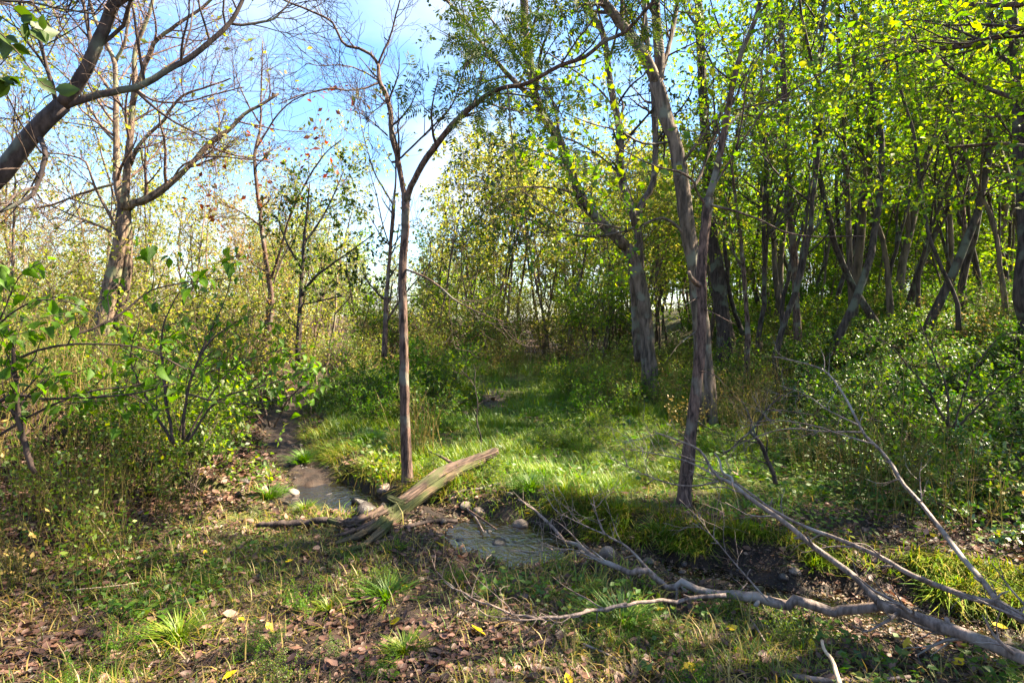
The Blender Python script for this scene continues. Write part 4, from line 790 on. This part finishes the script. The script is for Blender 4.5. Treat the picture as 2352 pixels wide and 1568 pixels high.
def meadow(x, y):
    g = sstep(4.3, 5.4, y+.5*(fbm(x*1.5, y*1.5)-.5))*sstep(-4.3, -3.4, x+.0*y+.25*(y-8)*-0.0)*sstep(4.4, 2.6, x+.8*(fbm(x, y*.8)-.5))*sstep(23, 17, y)
    left = np.interp(y, STREAM[::-1, 1], STREAM[::-1, 0]); g = g*sstep(.1, .6, x-left)
    return g*(1-.9*mudf(x, y))*sstep(.16, .34, sdist(x, y))
def patchy(x, y): return sstep(.50, .62, fbm(x*.9+31, y*.9+12))
def grass_and_litter():
    rng = np.random.RandomState(900)
    mb = MB(); x, y = view_scatter(rng, 480000, 3.8, 22, lambda x, y: meadow(x, y)*(.25+.75*sstep(.35, .6, fbm(x*1.7+5, y*1.7))), .55)
    blades(mb, x, y, rng, (.045+.11*sstep(.45, .70, fbm(x*2.2+15, y*2.2)))*rng.uniform(.5, 1.4, len(x))*np.clip(y/7, .8, 1.6)); mb.build('grass', M['grass'], kind='stuff')
    mb = MB(); x, y = view_scatter(rng, 70000, 3.5, 18, lambda x, y: meadow(x, y)*sstep(.50, .58, fbm(x*1.1+51, y*1.1+8)), .55)
    blades(mb, x, y, rng, (.10+.09*rng.rand(len(x)))*rng.uniform(.5, 1.2, len(x))*np.clip(y/8, .8, 1.5)); mb.build('lush_grass', M['grass_lush'], kind='stuff')
    # thin grass and weeds of the near bank, patchy
    near = lambda x, y: sstep(6.0, 4.8, y+.0*x)*(.08+.92*np.maximum(.75*patchy(x, y), np.maximum(.9*sstep(.9, .35, np.hypot((x+1.9)*.6, (y-4.0)*.8)), sstep(.75, .3, np.hypot((x-.75)*.8, y-2.75)))))*(1-.92*mudf(x, y))*(.45+.55*sstep(-4.2, -2.0, x))
    mb = MB(); x, y = view_scatter(rng, 120000, 1.7, 7, near, 1.0)
    blades(mb, x, y, rng, (.035+.08*fbm(x*3, y*3+9))*rng.uniform(.5, 1.4, len(x)), .8); mb.build('thin_grass', M['grass'], kind='stuff')
    mb = MB(); x, y = view_scatter(rng, 100000, 1.7, 9, lambda x, y: near(x, y)*.18+.16*(1-mudf(x, y))*sstep(3.5, 2.5, np.abs(x+.3)), 1.0)
    blades(mb, x, y, rng, .13*rng.uniform(.4, 1.3, len(x)), 1.4); mb.build('dry_grass', M['grass_dry'], kind='stuff')
    # brown leaf litter
    mb = MB(); x, y = view_scatter(rng, 150000, 1.6, 14, lambda x, y: np.clip(.26+.8*sstep(-1.6, -3.2, x-.15*(y-4))+.25*sstep(2.6, 3.6, x), 0, 1)*(1-.75*meadow(x, y))*(sdist(x, y) > np.where(x < -1, .34, .16))*(poolf(x, y)*(sdist(x, y) < .5) < .56)*(.35+.65*sstep(.38, .58, fbm(x*1.8+70, y*1.8))), 1.02)
    n = len(x); P = np.c_[x, y, ground_h(x, y)+rng.uniform(0, .025, n)]; mb.leaves(P, np.c_[rng.normal(0, 1, (n, 2)), rng.normal(0, .18, n)], rng.normal(0, .33, (n, 3))+[0, 0, 1], (.022+.055*rng.rand(n)**1.7)*np.clip(y/5, .9, 1.8), LEAF_CURL); mb.build('leaf_litter', M['litter'], kind='stuff')
    # low leafy ground cover of the banks and the right slope
    cov = lambda x, y: np.clip(.9*sstep(1.6, 3.2, x-.12*(y-5)+.5*(fbm(x, y)-.5))*sstep(3.2, 4.2, y)+.22*meadow(x, y)+.5*sstep(-3.2, -4.0, x)*sstep(5, 7, y)+.6*sstep(.52, .62, fbm(x*1.4+90, y*1.4))*sstep(-4.5, -2.5, x), 0, 1)*(1-.93*mudf(x, y))*(sdist(x, y) > .4)
    mb = MB(); x, y = view_scatter(rng, 90000, 1.7, 18, cov, 1.0); n = len(x)
    P = np.c_[x, y, ground_h(x, y)+rng.uniform(.01, .20, n)**1.3*np.where(x > 2, 1.3, .8)]; mb.leaves(P, np.c_[rng.normal(0, 1, (n, 2)), rng.normal(0, .25, n)], rng.normal(0, .4, (n, 3))+[0, -.15, 1], rng.uniform(.03, .07, n)*np.clip(y/5, .8, 1.8), LEAF2); mb.build('ground_cover', M['leaf_cover'], kind='stuff')
    # blades hanging over the stream bank, leaning towards the water
    mb = MB(); x, y = view_scatter(rng, 520000, 2.4, 14, lambda x, y: (sdist(x, y) > .24)*(sdist(x, y) < .72)*(.10+.90*sstep(.44, .56, fbm(x*1.3+3, y*1.3+77))), 1.0)
    far_side = y > np.interp(x, STREAM[:, 0], STREAM[:, 1]); k = (far_side | (rng.rand(len(x)) < .12*(poolf(x, y) < .2))) & ((poolf(x, y) < .5) | (sdist(x, y) > .42)); x, y = x[k], y[k]; n = len(x)
    g = -np.c_[sdist(x+.03, y)-sdist(x-.03, y), sdist(x, y+.03)-sdist(x, y-.03)]/.06; a = np.arctan2(g[:, 1], g[:, 0])+rng.normal(0, .7, n); l = np.abs(rng.normal(.9, .7, n))
    z = ground_h(x, y)-.01; Y = np.c_[np.cos(a)*l, np.sin(a)*l, np.ones(n)]; Z = np.c_[np.cos(a), np.sin(a), -l]
    mb.leaves(np.c_[x, y, z], Y, Z, .15*rng.uniform(.3, 1.5, n), T([(-.02, 0, 0), (.02, 0, 0), (.016, .5, .04), (-.016, .5, .04), (0, .9, .55)], BLADE[1])); mb.build('bank_grass', M['grass_bank'], kind='stuff')
    # small broken bits of leaf, bark and twig everywhere on the soil
    mb = MB(); x, y = view_scatter(rng, 260000, 1.6, 9, lambda x, y: (1-.8*meadow(x, y))*np.maximum(.35+.65*sstep(.40, .6, fbm(x*3.1+7, y*3.1+3)), sstep(.8, .5, sdist(x, y)))*(sdist(x, y) > np.where(x < -1, .22, .05))*(poolf(x, y)*(sdist(x, y) < .5) < .56), 1.02); n = len(x)
    mb.leaves(np.c_[x, y, np.maximum(ground_h(x, y), WATER)+rng.uniform(0, .012, n)], np.c_[rng.normal(0, 1, (n, 2)), rng.normal(0, .22, n)], rng.normal(0, .45, (n, 3))+[0, 0, 1], (.010+.030*rng.rand(n)**2.5)*np.clip(y/4, .8, 2), T(LEAF2[0]*[1, 1, 2.5], LEAF2[1])); mb.build('leaf_debris', M['debris'], kind='stuff')
    mb = MB(); x, y = view_scatter(rng, 6500, 1.7, 8, lambda x, y: (1-.8*meadow(x, y))*(sdist(x, y) > .1)*(poolf(x, y)*(sdist(x, y) < .5) < .56), 1.02); n = len(x); a = rng.uniform(0, 6.28, n); L_ = rng.uniform(.03, .16, n); q = np.linspace(-.5, .5, 4)
    PX = x[:, None]+np.cos(a)[:, None]*q*L_[:, None]+rng.normal(0, .006, (n, 4)); PY = y[:, None]+np.sin(a)[:, None]*q*L_[:, None]; mb.tubes(np.stack([PX, PY, np.maximum(ground_h(PX, PY), WATER)+.012+rng.uniform(0, .02, (n, 1))], -1), np.repeat(rng.uniform(.001, .0032, n)[:, None], 4, 1), 3); mb.build('twig_debris', M['twig'], kind='stuff')
grass_and_litter()

def ray(dx, dy, c=0.0):
    """where the line through a picture point meets the ground (c above it)"""
    Y = np.exp(np.linspace(math.log(1.3), math.log(40), 600)); P = np.stack([(dx-1176)/F*Y, Y, EYE-(dy-740)/F*Y], -1)
    b = P[:, 2] <= np.maximum(ground_h(P[:, 0], P[:, 1]), WATER-.02)+c; i = int(np.argmax(b)) if b.any() else 599; return P[i]
def tufts():
    rng = np.random.RandomState(910); protos = []
    for i in range(4):
        mb = MB(); n = [330, 260, 400, 300][i]; a = rng.uniform(0, 6.28, n); r = np.abs(rng.normal(0, .07, n)); l = r*6+np.abs(rng.normal(0, .35, n))
        Y = np.c_[np.cos(a)*l, np.sin(a)*l, np.ones(n)]; Z = np.c_[np.cos(a), np.sin(a), -l]; mb.leaves(np.c_[np.cos(a)*r, np.sin(a)*r, np.full(n, -.01)], Y, Z, rng.uniform(.07, .27, n), BLADE)
        protos.append(mb.mesh('grass_tuft', M['grass_lush'] if i % 2 == 0 else M['grass']))
    spots = [(890, 1375, 1.0, 'bright green grass tuft alone on the muddy near bank, below the log'), (755, 1400, .6, 'small grass tuft in leaf litter left of the tuft below the log'), (1430, 1440, 1.1, 'wide grass tuft under the lowest fallen grey branch'), (410, 1470, .9, 'grass tuft in the brown litter near the lower left corner'),
             (1520, 1235, .9, 'grass tuft hanging over the stream bank left of the red-brown tree'), (1690, 1240, .9, 'grass tuft at the foot of the red-brown tree, over the stream'), (620, 1150, 1.0, 'sunlit pale green tuft on the stone bank left of the pool'), (700, 1175, .7, 'low tuft on the stream edge beside the left pool'),
             (1220, 1120, 1.1, 'sunlit grass tuft at the edge of the clearing, right of the log'), (1300, 1130, 1.0, 'second sunlit grass tuft right of the log end'), (1340, 1190, .9, 'grass tuft drooping over the undercut bank above the right pool'), (1420, 1180, 1.0, 'grass tuft on the bank between right pool and red-brown tree'),
             (700, 1060, 1.2, 'lush tuft on the green point between gully and forked tree'), (770, 1040, 1.2, 'lush tuft left of the forked tree on the green point'), (850, 1010, 1.1, 'lush tuft just left of the forked trunk'), (960, 1060, .9, 'tuft right of the forked trunk among golden stalks'),
             (1560, 1260, .8, 'low tuft in the mud beneath the red-brown tree'), (1870, 1300, .9, 'tuft between the two fallen limbs over the stream'), (2190, 1350, 1.0, 'dark grass tuft on the bank by the fallen branch fork'), (930, 1500, .7, 'yellowish tuft in the leaves at the bottom of the picture')]
    for i, (a, b, s, lab) in enumerate(spots):
        p = ray(a, b); o = link('grass_tuft', protos[i % 4]); tag(o, lab, 'grass tuft', 'grass tufts along the stream'); o.location = (p[0], p[1], gz(p[0], p[1])); o.rotation_euler = (0, 0, rng.uniform(0, 6)); o.scale = (s*.85, s*.85, s*.62)
    # golden dry clump by the forked tree and a few standing stems in the clearing
    for a, b, Hh, n, lab in ((962, 1040, .75, 46, 'golden clump of dry stalks right behind the forked trunk'), (880, 1110, .35, 30, 'short dry drooping tuft left of the forked trunk on the bank')):
        p = ray(a, b); sm, lm = weed_mesh(int(a), n, Hh, .3, 'grass_dry'); t = thing('dry_stalk_clump', lab, 'dry grass', (p[0], p[1], gz(p[0], p[1])-.02)); link('stems', sm, t, 'stuff'); link('foliage', lm, t, 'stuff')
tufts()

# ------------------------------------------------------------------ the rotten log, fallen branches, sticks
def pl(pts, n):
    p = np.array([[*at(a, b, Y), w/2/F*Y] for a, b, Y, w in pts]); r = resample(p, n); return lift(r[:, :3], .03), r[:, 3]
def log():
    t = thing('rotten_log', 'rotten split log with mossy roots lying across the stream beside the forked tree', 'log', (*at(905, 1165, 5.2)[:2], 0))
    for nm, mt, pts, sd, amp in (('log_trunk', 'log', [(1142, 1035, 6.1, 17), (1118, 1046, 6.0, 22), (1085, 1058, 5.9, 28), (1024, 1082, 5.7, 34), (985, 1108, 5.5, 35), (940, 1142, 5.3, 38), (905, 1166, 5.1, 42), (862, 1190, 4.98, 38), (800, 1202, 4.95, 20), (738, 1192, 5.0, 8)], 1, .34),
                                 ('split_strand', 'log_moss', [(1112, 1056, 5.95, 14), (1060, 1080, 5.7, 22), (1000, 1119, 5.38, 22), (932, 1170, 5.05, 26), (882, 1216, 4.8, 24), (840, 1250, 4.62, 14), (806, 1264, 4.55, 6)], 2, .3),
                                 ('root', 'log_moss', [(925, 1162, 5.08, 26), (884, 1195, 4.9, 26), (842, 1222, 4.75, 20), (795, 1240, 4.66, 12), (748, 1252, 4.6, 5)], 3, .3),
                                 ('root', 'log', [(900, 1178, 5.05, 24), (850, 1205, 4.88, 16), (800, 1222, 4.8, 10), (765, 1232, 4.78, 4)], 5, .25),
                                 ('stub', 'log', [(925, 1158, 5.15, 26), (908, 1150, 5.1, 22), (896, 1144, 5.08, 18), (889, 1141, 5.07, 9)], 4, .3),
                                 ('splinter', 'log', [(1060, 1078, 5.85, 10), (1020, 1052, 5.9, 8), (985, 1035, 5.95, 3)], 6, .2)):
        P, r = pl(pts, 60 if 'strand' in nm or nm == 'log_trunk' else 24); r = r*.74; mb = MB(); rough_tube(mb, P, r, 44, sd, amp); o = mb.build(nm, M[mt], t)
        if mt == 'log_moss' and nm == 'split_strand': o['label'] = 'mossy lower strand split from the log'
    p0, r0 = pl([(590, 1205, 5.0, 8), (680, 1200, 5.0, 14), (760, 1193, 5.0, 12), (800, 1200, 4.98, 6)], 16); mb = MB(); rough_tube(mb, p0, r0, 10, 9, .2)
    tag(mb.build('fallen_stick', M['bark_dark']), 'dark stick lying on the grass against the left end of the log', 'stick')
log()
def fallen():
    h = Hero('fallen_branch', 'large forked grey fallen branch crossing the stream in the lower right, nearest to the viewer', (*at(2018, 1386, 3.0)[:2], -.1), 'stick_grey', twig='stick_grey', cat='fallen branch')
    W = dict(n=26, k=10)
    h.clear = .10; h.limb('limb', [(2560, 1580), (2450, 1545), (2352, 1510), (2250, 1468), (2130, 1425), (2060, 1400), (2018, 1386)], 2.2, 3.0, 44, 30, label='thick butt end of the branch', **W)
    h.limb('limb', [(2030, 1390), (1958, 1399), (1868, 1391), (1768, 1379), (1658, 1362), (1568, 1345), (1484, 1322), (1384, 1289), (1309, 1244), (1259, 1199), (1214, 1159), (1189, 1146)], 3.0, 4.9, 30, 5, 34, 9)
    h.limb('limb', [(1668, 1366), (1568, 1374), (1484, 1384), (1409, 1391), (1334, 1409), (1234, 1421), (1154, 1401), (1084, 1374), (1019, 1334)], 3.25, 3.75, 13, 3, 26, 7)
    h.limb('limb', [(1440, 1385), (1380, 1398), (1300, 1418), (1200, 1424), (1100, 1410)], 3.35, 3.5, 8, 2, 16, 5)
    h.limb('limb', [(2022, 1388), (1978, 1339), (1938, 1304), (1868, 1254), (1803, 1199), (1733, 1151), (1683, 1111), (1643, 1089), (1608, 1034), (1560, 1012), (1500, 990)], 3.0, 4.0, 22, 3, 30, 9)
    h.limb('limb', [(1683, 1111), (1680, 1095), (1660, 1085), (1652, 1055), (1640, 1040)], 3.65, 3.8, 9, 4, 12, 6, twigs=False)
    h.limb('limb', [(1640, 1090), (1580, 1060), (1520, 1045), (1440, 1030)], 3.7, 4.1, 6, 2, 14, 5)
    h.limb('limb', [(1650, 1105), (1600, 1115), (1540, 1110), (1470, 1085), (1400, 1050)], 3.7, 4.1, 6, 2, 14, 5)
    h.limb('limb', [(1497, 1315), (1440, 1255), (1390, 1225), (1370, 1180), (1362, 1140)], 3.55, 3.9, 9, 3, 16, 6)
    h.limb('limb', [(1392, 1228), (1340, 1205), (1290, 1180), (1270, 1165)], 3.75, 4.1, 5, 2, 12, 5)
    h.limb('limb', [(1380, 1290), (1320, 1262), (1280, 1262), (1200, 1268)], 3.8, 4.0, 4, 2, 12, 5)
    h.limb('limb', [(1765, 1380), (1720, 1330), (1660, 1260), (1630, 1225), (1590, 1200)], 3.2, 3.6, 6, 2, 14, 5)
    h.stubs(611, 4); h.twigs(601, 6, .42, 3, .2, t0=.35, up=.05, wob=.14, rmin=.0018); h.finish()
    h = Hero('fallen_branch', 'second grey fallen branch at the right edge, one limb rising steeply over the slope', (*at(2288, 1379, 2.8)[:2], .1), 'stick_grey', twig='stick_grey', cat='fallen branch')
    h.clear = .045; h.limb('limb', [(2520, 1490), (2420, 1450), (2352, 1420), (2310, 1396), (2288, 1381)], 2.4, 2.8, 32, 26, 16, 10, label='butt end of the second branch')
    h.limb('limb', [(2293, 1384), (2250, 1378), (2193, 1359), (2093, 1319), (2018, 1276), (1918, 1234), (1838, 1204), (1768, 1165), (1700, 1115), (1640, 1080)], 2.8, 4.1, 18, 4, 26, 8)
    h.limb('limb', [(2293, 1384), (2286, 1375), (2253, 1329), (2213, 1284), (2168, 1224), (2118, 1159), (2073, 1109), (2048, 1064), (2018, 1029), (1983, 994), (1958, 944), (1923, 884), (1893, 851), (1848, 834), (1778, 819)], 2.8, 4.8, 17, 3, 34, 8)
    h.limb('limb', [(1978, 992), (1890, 990), (1800, 985), (1720, 1010), (1640, 1050)], 3.9, 4.6, 6, 2, 18, 5)
    h.limb('limb', [(1970, 975), (1900, 940), (1850, 905), (1790, 885)], 3.95, 4.6, 5, 2, 14, 5)
    h.limb('limb', [(2010, 1020), (1940, 1000), (1860, 975), (1760, 965), (1690, 990)], 3.8, 4.5, 5, 2, 16, 5)
    h.limb('limb', [(2065, 1100), (2020, 1110), (1990, 1100)], 3.6, 3.8, 4, 2, 8, 5, twigs=False)
    h.limb('limb', [(1893, 851), (1893, 825), (1885, 800)], 4.6, 4.7, 4, 2, 8, 5, twigs=False)
    h.stubs(612, 4); h.twigs(602, 6, .42, 3, .2, t0=.3, up=.02, wob=.14, rmin=.0018); h.finish()
    # dead shrub between the two, sticks
    h = Hero('dead_shrub', 'dead grey-brown shrub with a dark leaning stem, right of the red-brown tree', (*at(1778, 1100, 5.2)[:2], at(1778, 1100, 5.2)[2]-.05), 'bark_dark', twig='twig', cat='shrub')
    h.limb('stem', [(1782, 1110), (1775, 1085), (1760, 1050), (1745, 1015), (1722, 990)], 5.2, 5.1, 15, 9, 14, 8)
    h.limb('stem', [(1724, 992), (1745, 965), (1765, 935), (1800, 905)], 5.1, 5.0, 7, 3, 12, 6); h.limb('stem', [(1722, 992), (1700, 1010), (1680, 1030), (1660, 1045)], 5.1, 4.9, 6, 3, 12, 6); h.limb('stem', [(1735, 1000), (1720, 950), (1700, 915)], 5.1, 5.2, 6, 2, 12, 6); h.limb('stem', [(1760, 940), (1820, 945), (1900, 960)], 5.0, 4.9, 5, 2, 12, 5)
    h.twigs(603, 6, .45, 3, .2, t0=.2, up=.03, rmin=.0018); h.finish()
    h = Hero('thin_sapling', 'thin bare sapling standing in the clearing above the log end', (*at(1105, 1030, 6.9)[:2], at(1105, 1030, 6.9)[2]-.03), 'bark_dark', cat='sapling')
    h.limb('stem', [(1107, 1034), (1104, 1000), (1095, 965), (1097, 925), (1090, 885), (1092, 850), (1087, 838)], 6.9, 6.9, 6, 2.5, 18, 6); h.limb('stem', [(1090, 888), (1075, 865), (1060, 850)], 6.9, 6.8, 3, 1.5, 8, 5)
    h.twigs(604, 5, .22, 2, .1, t0=.4); h.finish()
    def stick(name, label, pts, w0, w1, mt='stick_grey', c=.03, n=14):
        q = [ray(a, b, c) for a, b in pts]; P = resample(np.array(q), n); rr = np.linspace(w0, w1, n)/2/F*P[:, 1]; mb = MB(); mb.tubes(P, rr, 7, cap=True); tag(mb.build(name, M[mt]), label, 'stick')
    P, r = limb([(1888, 1470), (1893, 1492), (1910, 1512), (1921, 1545), (1934, 1590)], 2.75, 2.4, 9, 15, 14); mb = MB(); mb.tubes(P, r, 8, cap=True); tag(mb.build('bare_stick', M['stick_pale']), 'pale peeled stick poking up at the bottom edge, right of centre', 'stick')
    stick('fallen_stick', 'grey stick lying flat along the bottom edge under the pale stick', [(1820, 1552), (1900, 1562), (2000, 1562), (2090, 1553)], 14, 8)
    stick('fallen_stick', 'thin stick slanting through grass below the nearest fallen branch', [(1700, 1395), (1730, 1430), (1765, 1485)], 7, 3)
    stick('fallen_stick', 'thin twig in the grass at bottom centre, left of the pale stick', [(1340, 1478), (1410, 1510), (1460, 1560)], 6, 4)
    stick('fallen_stick', 'curved grey stick at the foot of the undercut bank by the right pool', [(1030, 1150), (1060, 1128), (1110, 1120), (1140, 1110)], 7, 4)
    stick('fallen_stick', 'bent sticks piled on stones beside the right pool', [(1065, 1160), (1090, 1185), (1110, 1220)], 6, 4, c=.06)
    stick('fallen_stick', 'straight brown stick crossing the stones above the right pool', [(1075, 1170), (1105, 1190), (1140, 1215)], 5, 4, 'bark_red', .07)
    stick('fallen_stick', 'dark stick half buried in mud left of the right pool', [(930, 1210), (1000, 1195), (1050, 1196)], 10, 7, 'bark_dark')
    stick('fallen_stick', 'long thin straw bent across the shaded grass on the lower left', [(180, 1160), (240, 1230), (300, 1330)], 2, 1.4, 'stick_pale', .05)
    stick('fallen_stick', 'pale straw lying level in the litter on the lower left', [(150, 1355), (260, 1345), (330, 1335)], 2, 1.2, 'stick_pale', .05)
fallen()

# ------------------------------------------------------------------ stones and fallen leaves
def stones():
    rng = np.random.RandomState(700); import bmesh
    protos = []
    for i in range(6):
        bm = bmesh.new(); bmesh.ops.create_icosphere(bm, subdivisions=3, radius=1); sc = np.array([1, rng.uniform(.65, .95), rng.uniform(.45, .75)]); o_ = rng.uniform(0, 50, 3)
        cut = [(nrm(rng.normal(0, 1, 3)), rng.uniform(.62, .9)) for _ in range(7)]
        for v in bm.verts:
            c = np.array(v.co)
            for nn, dd in cut:
                s_ = c@nn
                if s_ > dd: c = c-nn*(s_-dd)*.85
            f = 1+.16*(2*float(fbm(np.array([c[0]*1.6+o_[0]+c[2]]), np.array([c[1]*1.6+o_[1]-c[2]]))[0])-1); v.co = Vector(c*sc*f)
        me = bpy.data.meshes.new('stone'); bm.to_mesh(me); bm.free(); me.polygons.foreach_set('use_smooth', np.full(len(me.polygons), True)); me.materials.append(M['stone_dark']); protos.append(me)
    pale = [m.copy() for m in protos]
    for m in pale: m.materials[0] = M['stone_pale']
    def stone(me, p, s, label, group=None, sink=.3, name='stone'):
        o = link(name, me); tag(o, label, 'stone', group); o.location = (p[0], p[1], p[2]+s*.25); o.scale = (s, s, s); o.rotation_euler = (rng.normal(0, .2), rng.normal(0, .2), rng.uniform(0, 6.28)); return o
    for a, b, w, pl_, lab in ((828, 1160, 46, 0, 'largest dark boulder sitting in the left pool'), (845, 1180, 60, 0, 'flat dark stone in front of the largest boulder of the left pool'), (785, 1178, 30, 0, 'small dark stone in the left pool'), (1146, 1254, 40, 0, 'round dark stone in the middle of the right pool'), (1118, 1228, 30, 0, 'dark stone at the upper edge of the right pool'),
                              (1180, 1250, 24, 0, 'small round stone right of the round dark stone in the right pool'), (1195, 1212, 42, 1, 'pale flat-topped stone on the far edge of the right pool'), (1100, 1180, 36, 1, 'pale stone under the pile of bent sticks'), (1070, 1165, 34, 1, 'pale slab stone behind the right pool'), (1330, 1280, 40, 0, 'smooth stone under water right of the right pool'),
                              (1395, 1278, 50, 1, 'broad pale stone on the stream edge beneath the fallen branch'), (1826, 1316, 32, 1, 'round grey stone in the stream between the fallen limbs'), (1800, 1330, 30, 0, 'dark stone beside the round grey stone'), (880, 1125, 34, 1, 'reddish pale stone at the bank left of the forked trunk'), (1060, 1246, 26, 0, 'small dark stone at the left edge of the right pool'),
                              (560, 1110, 34, 0, 'dark stone by the undercut bank at the gully mouth'), (605, 1100, 26, 1, 'pale stone at the gully mouth')):
        p = ray(a, b); stone((pale if pl_ else protos)[rng.randint(6)], p, w/2/F*p[1], lab, None, name='stone')
    n = 0
    while n < 95:
        k = rng.randint(3, len(STREAM)-3); t = rng.rand(); c = STREAM[k]*(1-t)+STREAM[k+1]*t; p = c+rng.normal(0, .27, 2)
        if p[1] > 12: continue
        s = rng.uniform(.015, .05)*(1.4 if rng.rand() < .12 else 1)
        pl_ = rng.rand() < .07; w_ = ('pale ' if pl_ else 'dark wet ')+('cobble ' if s > .05 else 'stone ' if s > .035 else 'pebble ')+'in the stream bed '+where(*p); stone((pale if pl_ else protos)[rng.randint(6)], (p[0], p[1], gz(*p)), s, w_, 'stream stones: '+w_); n += 1
stones()
def fallen_leaves():
    rng = np.random.RandomState(800); mesh = {}
    for c in ('brown', 'yellow', 'pale'):
        for i in range(3):
            rr = np.random.RandomState(i+5); v = LEAF_OV[0].copy()*[.85, 1, 1]; v[:, 2] = .28*(v[:, 1]-.5)**2+.35*np.abs(v[:, 0])*(.4+.5*i)+rr.normal(0, .025, len(v)); v[:, 1] -= .5
            mb = MB(); mb.add(v, None, LEAF_OV[1]); mesh[c, i] = mb.mesh('fallen_leaf', M['leaf_fallen_'+c])
    def leaf(p, c, s, label, group):
        o = link('fallen_leaf', mesh[c, rng.randint(3)]); tag(o, label, 'fallen leaf', group); o.location = (p[0], p[1], p[2]+.022); o.scale = (s, s, s); o.rotation_euler = (rng.normal(0, .3), rng.normal(0, .3), rng.uniform(0, 6.28))
    for a, b, c, s, lab in ((908, 1438, 'yellow', .10, 'bright yellow leaf standing up among brown leaves at bottom centre-left'), (1097, 1458, 'yellow', .10, 'yellow leaf lying flat right of the standing yellow leaf'), (935, 1458, 'brown', .13, 'big rusty leaf just below the standing yellow leaf'), (1347, 1340, 'yellow', .07, 'small yellow leaf in mud below the right pool'),
                            (1735, 1400, 'yellow', .09, 'orange-yellow leaf beneath the middle of the nearest fallen branch'), (2085, 1492, 'yellow', .085, 'long yellow leaf on mud below the branch fork'), (2255, 1345, 'yellow', .07, 'yellow leaf on the dark mud by the steep limb'), (2295, 1445, 'yellow', .075, 'yellow leaf at the right edge under the thick butt end'),
                            (1865, 1295, 'yellow', .09, 'yellow leaf on the stream bank between the fallen limbs'), (2200, 1530, 'yellow', .08, 'yellow-green leaf at the bottom right under the butt end'), (1580, 1545, 'yellow', .09, 'yellow leaf in the grass at the bottom edge, right of centre'), (530, 1420, 'pale', .10, 'upright pinkish leaf in the litter at lower left'), (190, 1318, 'pale', .11, 'pale pinkish leaf standing in the shaded grass on the left'),
                            (820, 1075, 'yellow', .08, 'yellow leaf on the grassy point left of the forked tree'), (1410, 1085, 'yellow', .08, 'yellow leaf on the sunlit grass right of the log'), (945, 1485, 'pale', .11, 'pale brown leaf below the big rusty leaf'), (1000, 1540, 'brown', .14, 'large brown leaf at the bottom edge left of centre'), (1515, 1405, 'yellow', .07, 'small yellow leaf under the left arm of the nearest fallen branch'), (1000, 1505, 'pale', .1, 'curled pale leaf near the bottom edge left of centre')):
        leaf(ray(a, b), c, s, lab, None)
    n = 0
    while n < 230:
        y = math.exp(rng.uniform(math.log(1.9), math.log(6.2))); x = y*rng.uniform(-.95, .95)
        if meadowf(x, y) > .5 and rng.rand() < .75: continue
        if sdist(x, y) < .3: continue
        c = rng.choice(['brown', 'pale', 'yellow'], p=[.68, .18, .14]); w_ = {'brown': 'curled brown leaf', 'pale': 'pale dry leaf', 'yellow': 'small yellow leaf'}[c]+' on the ground '+where(x, y); leaf((x, y, gz(x, y)), c, rng.uniform(.045, .085), w_, 'fallen leaves: '+w_); n += 1
def meadowf(x, y): return float(meadow(np.array([x]), np.array([y]))[0])
fallen_leaves()
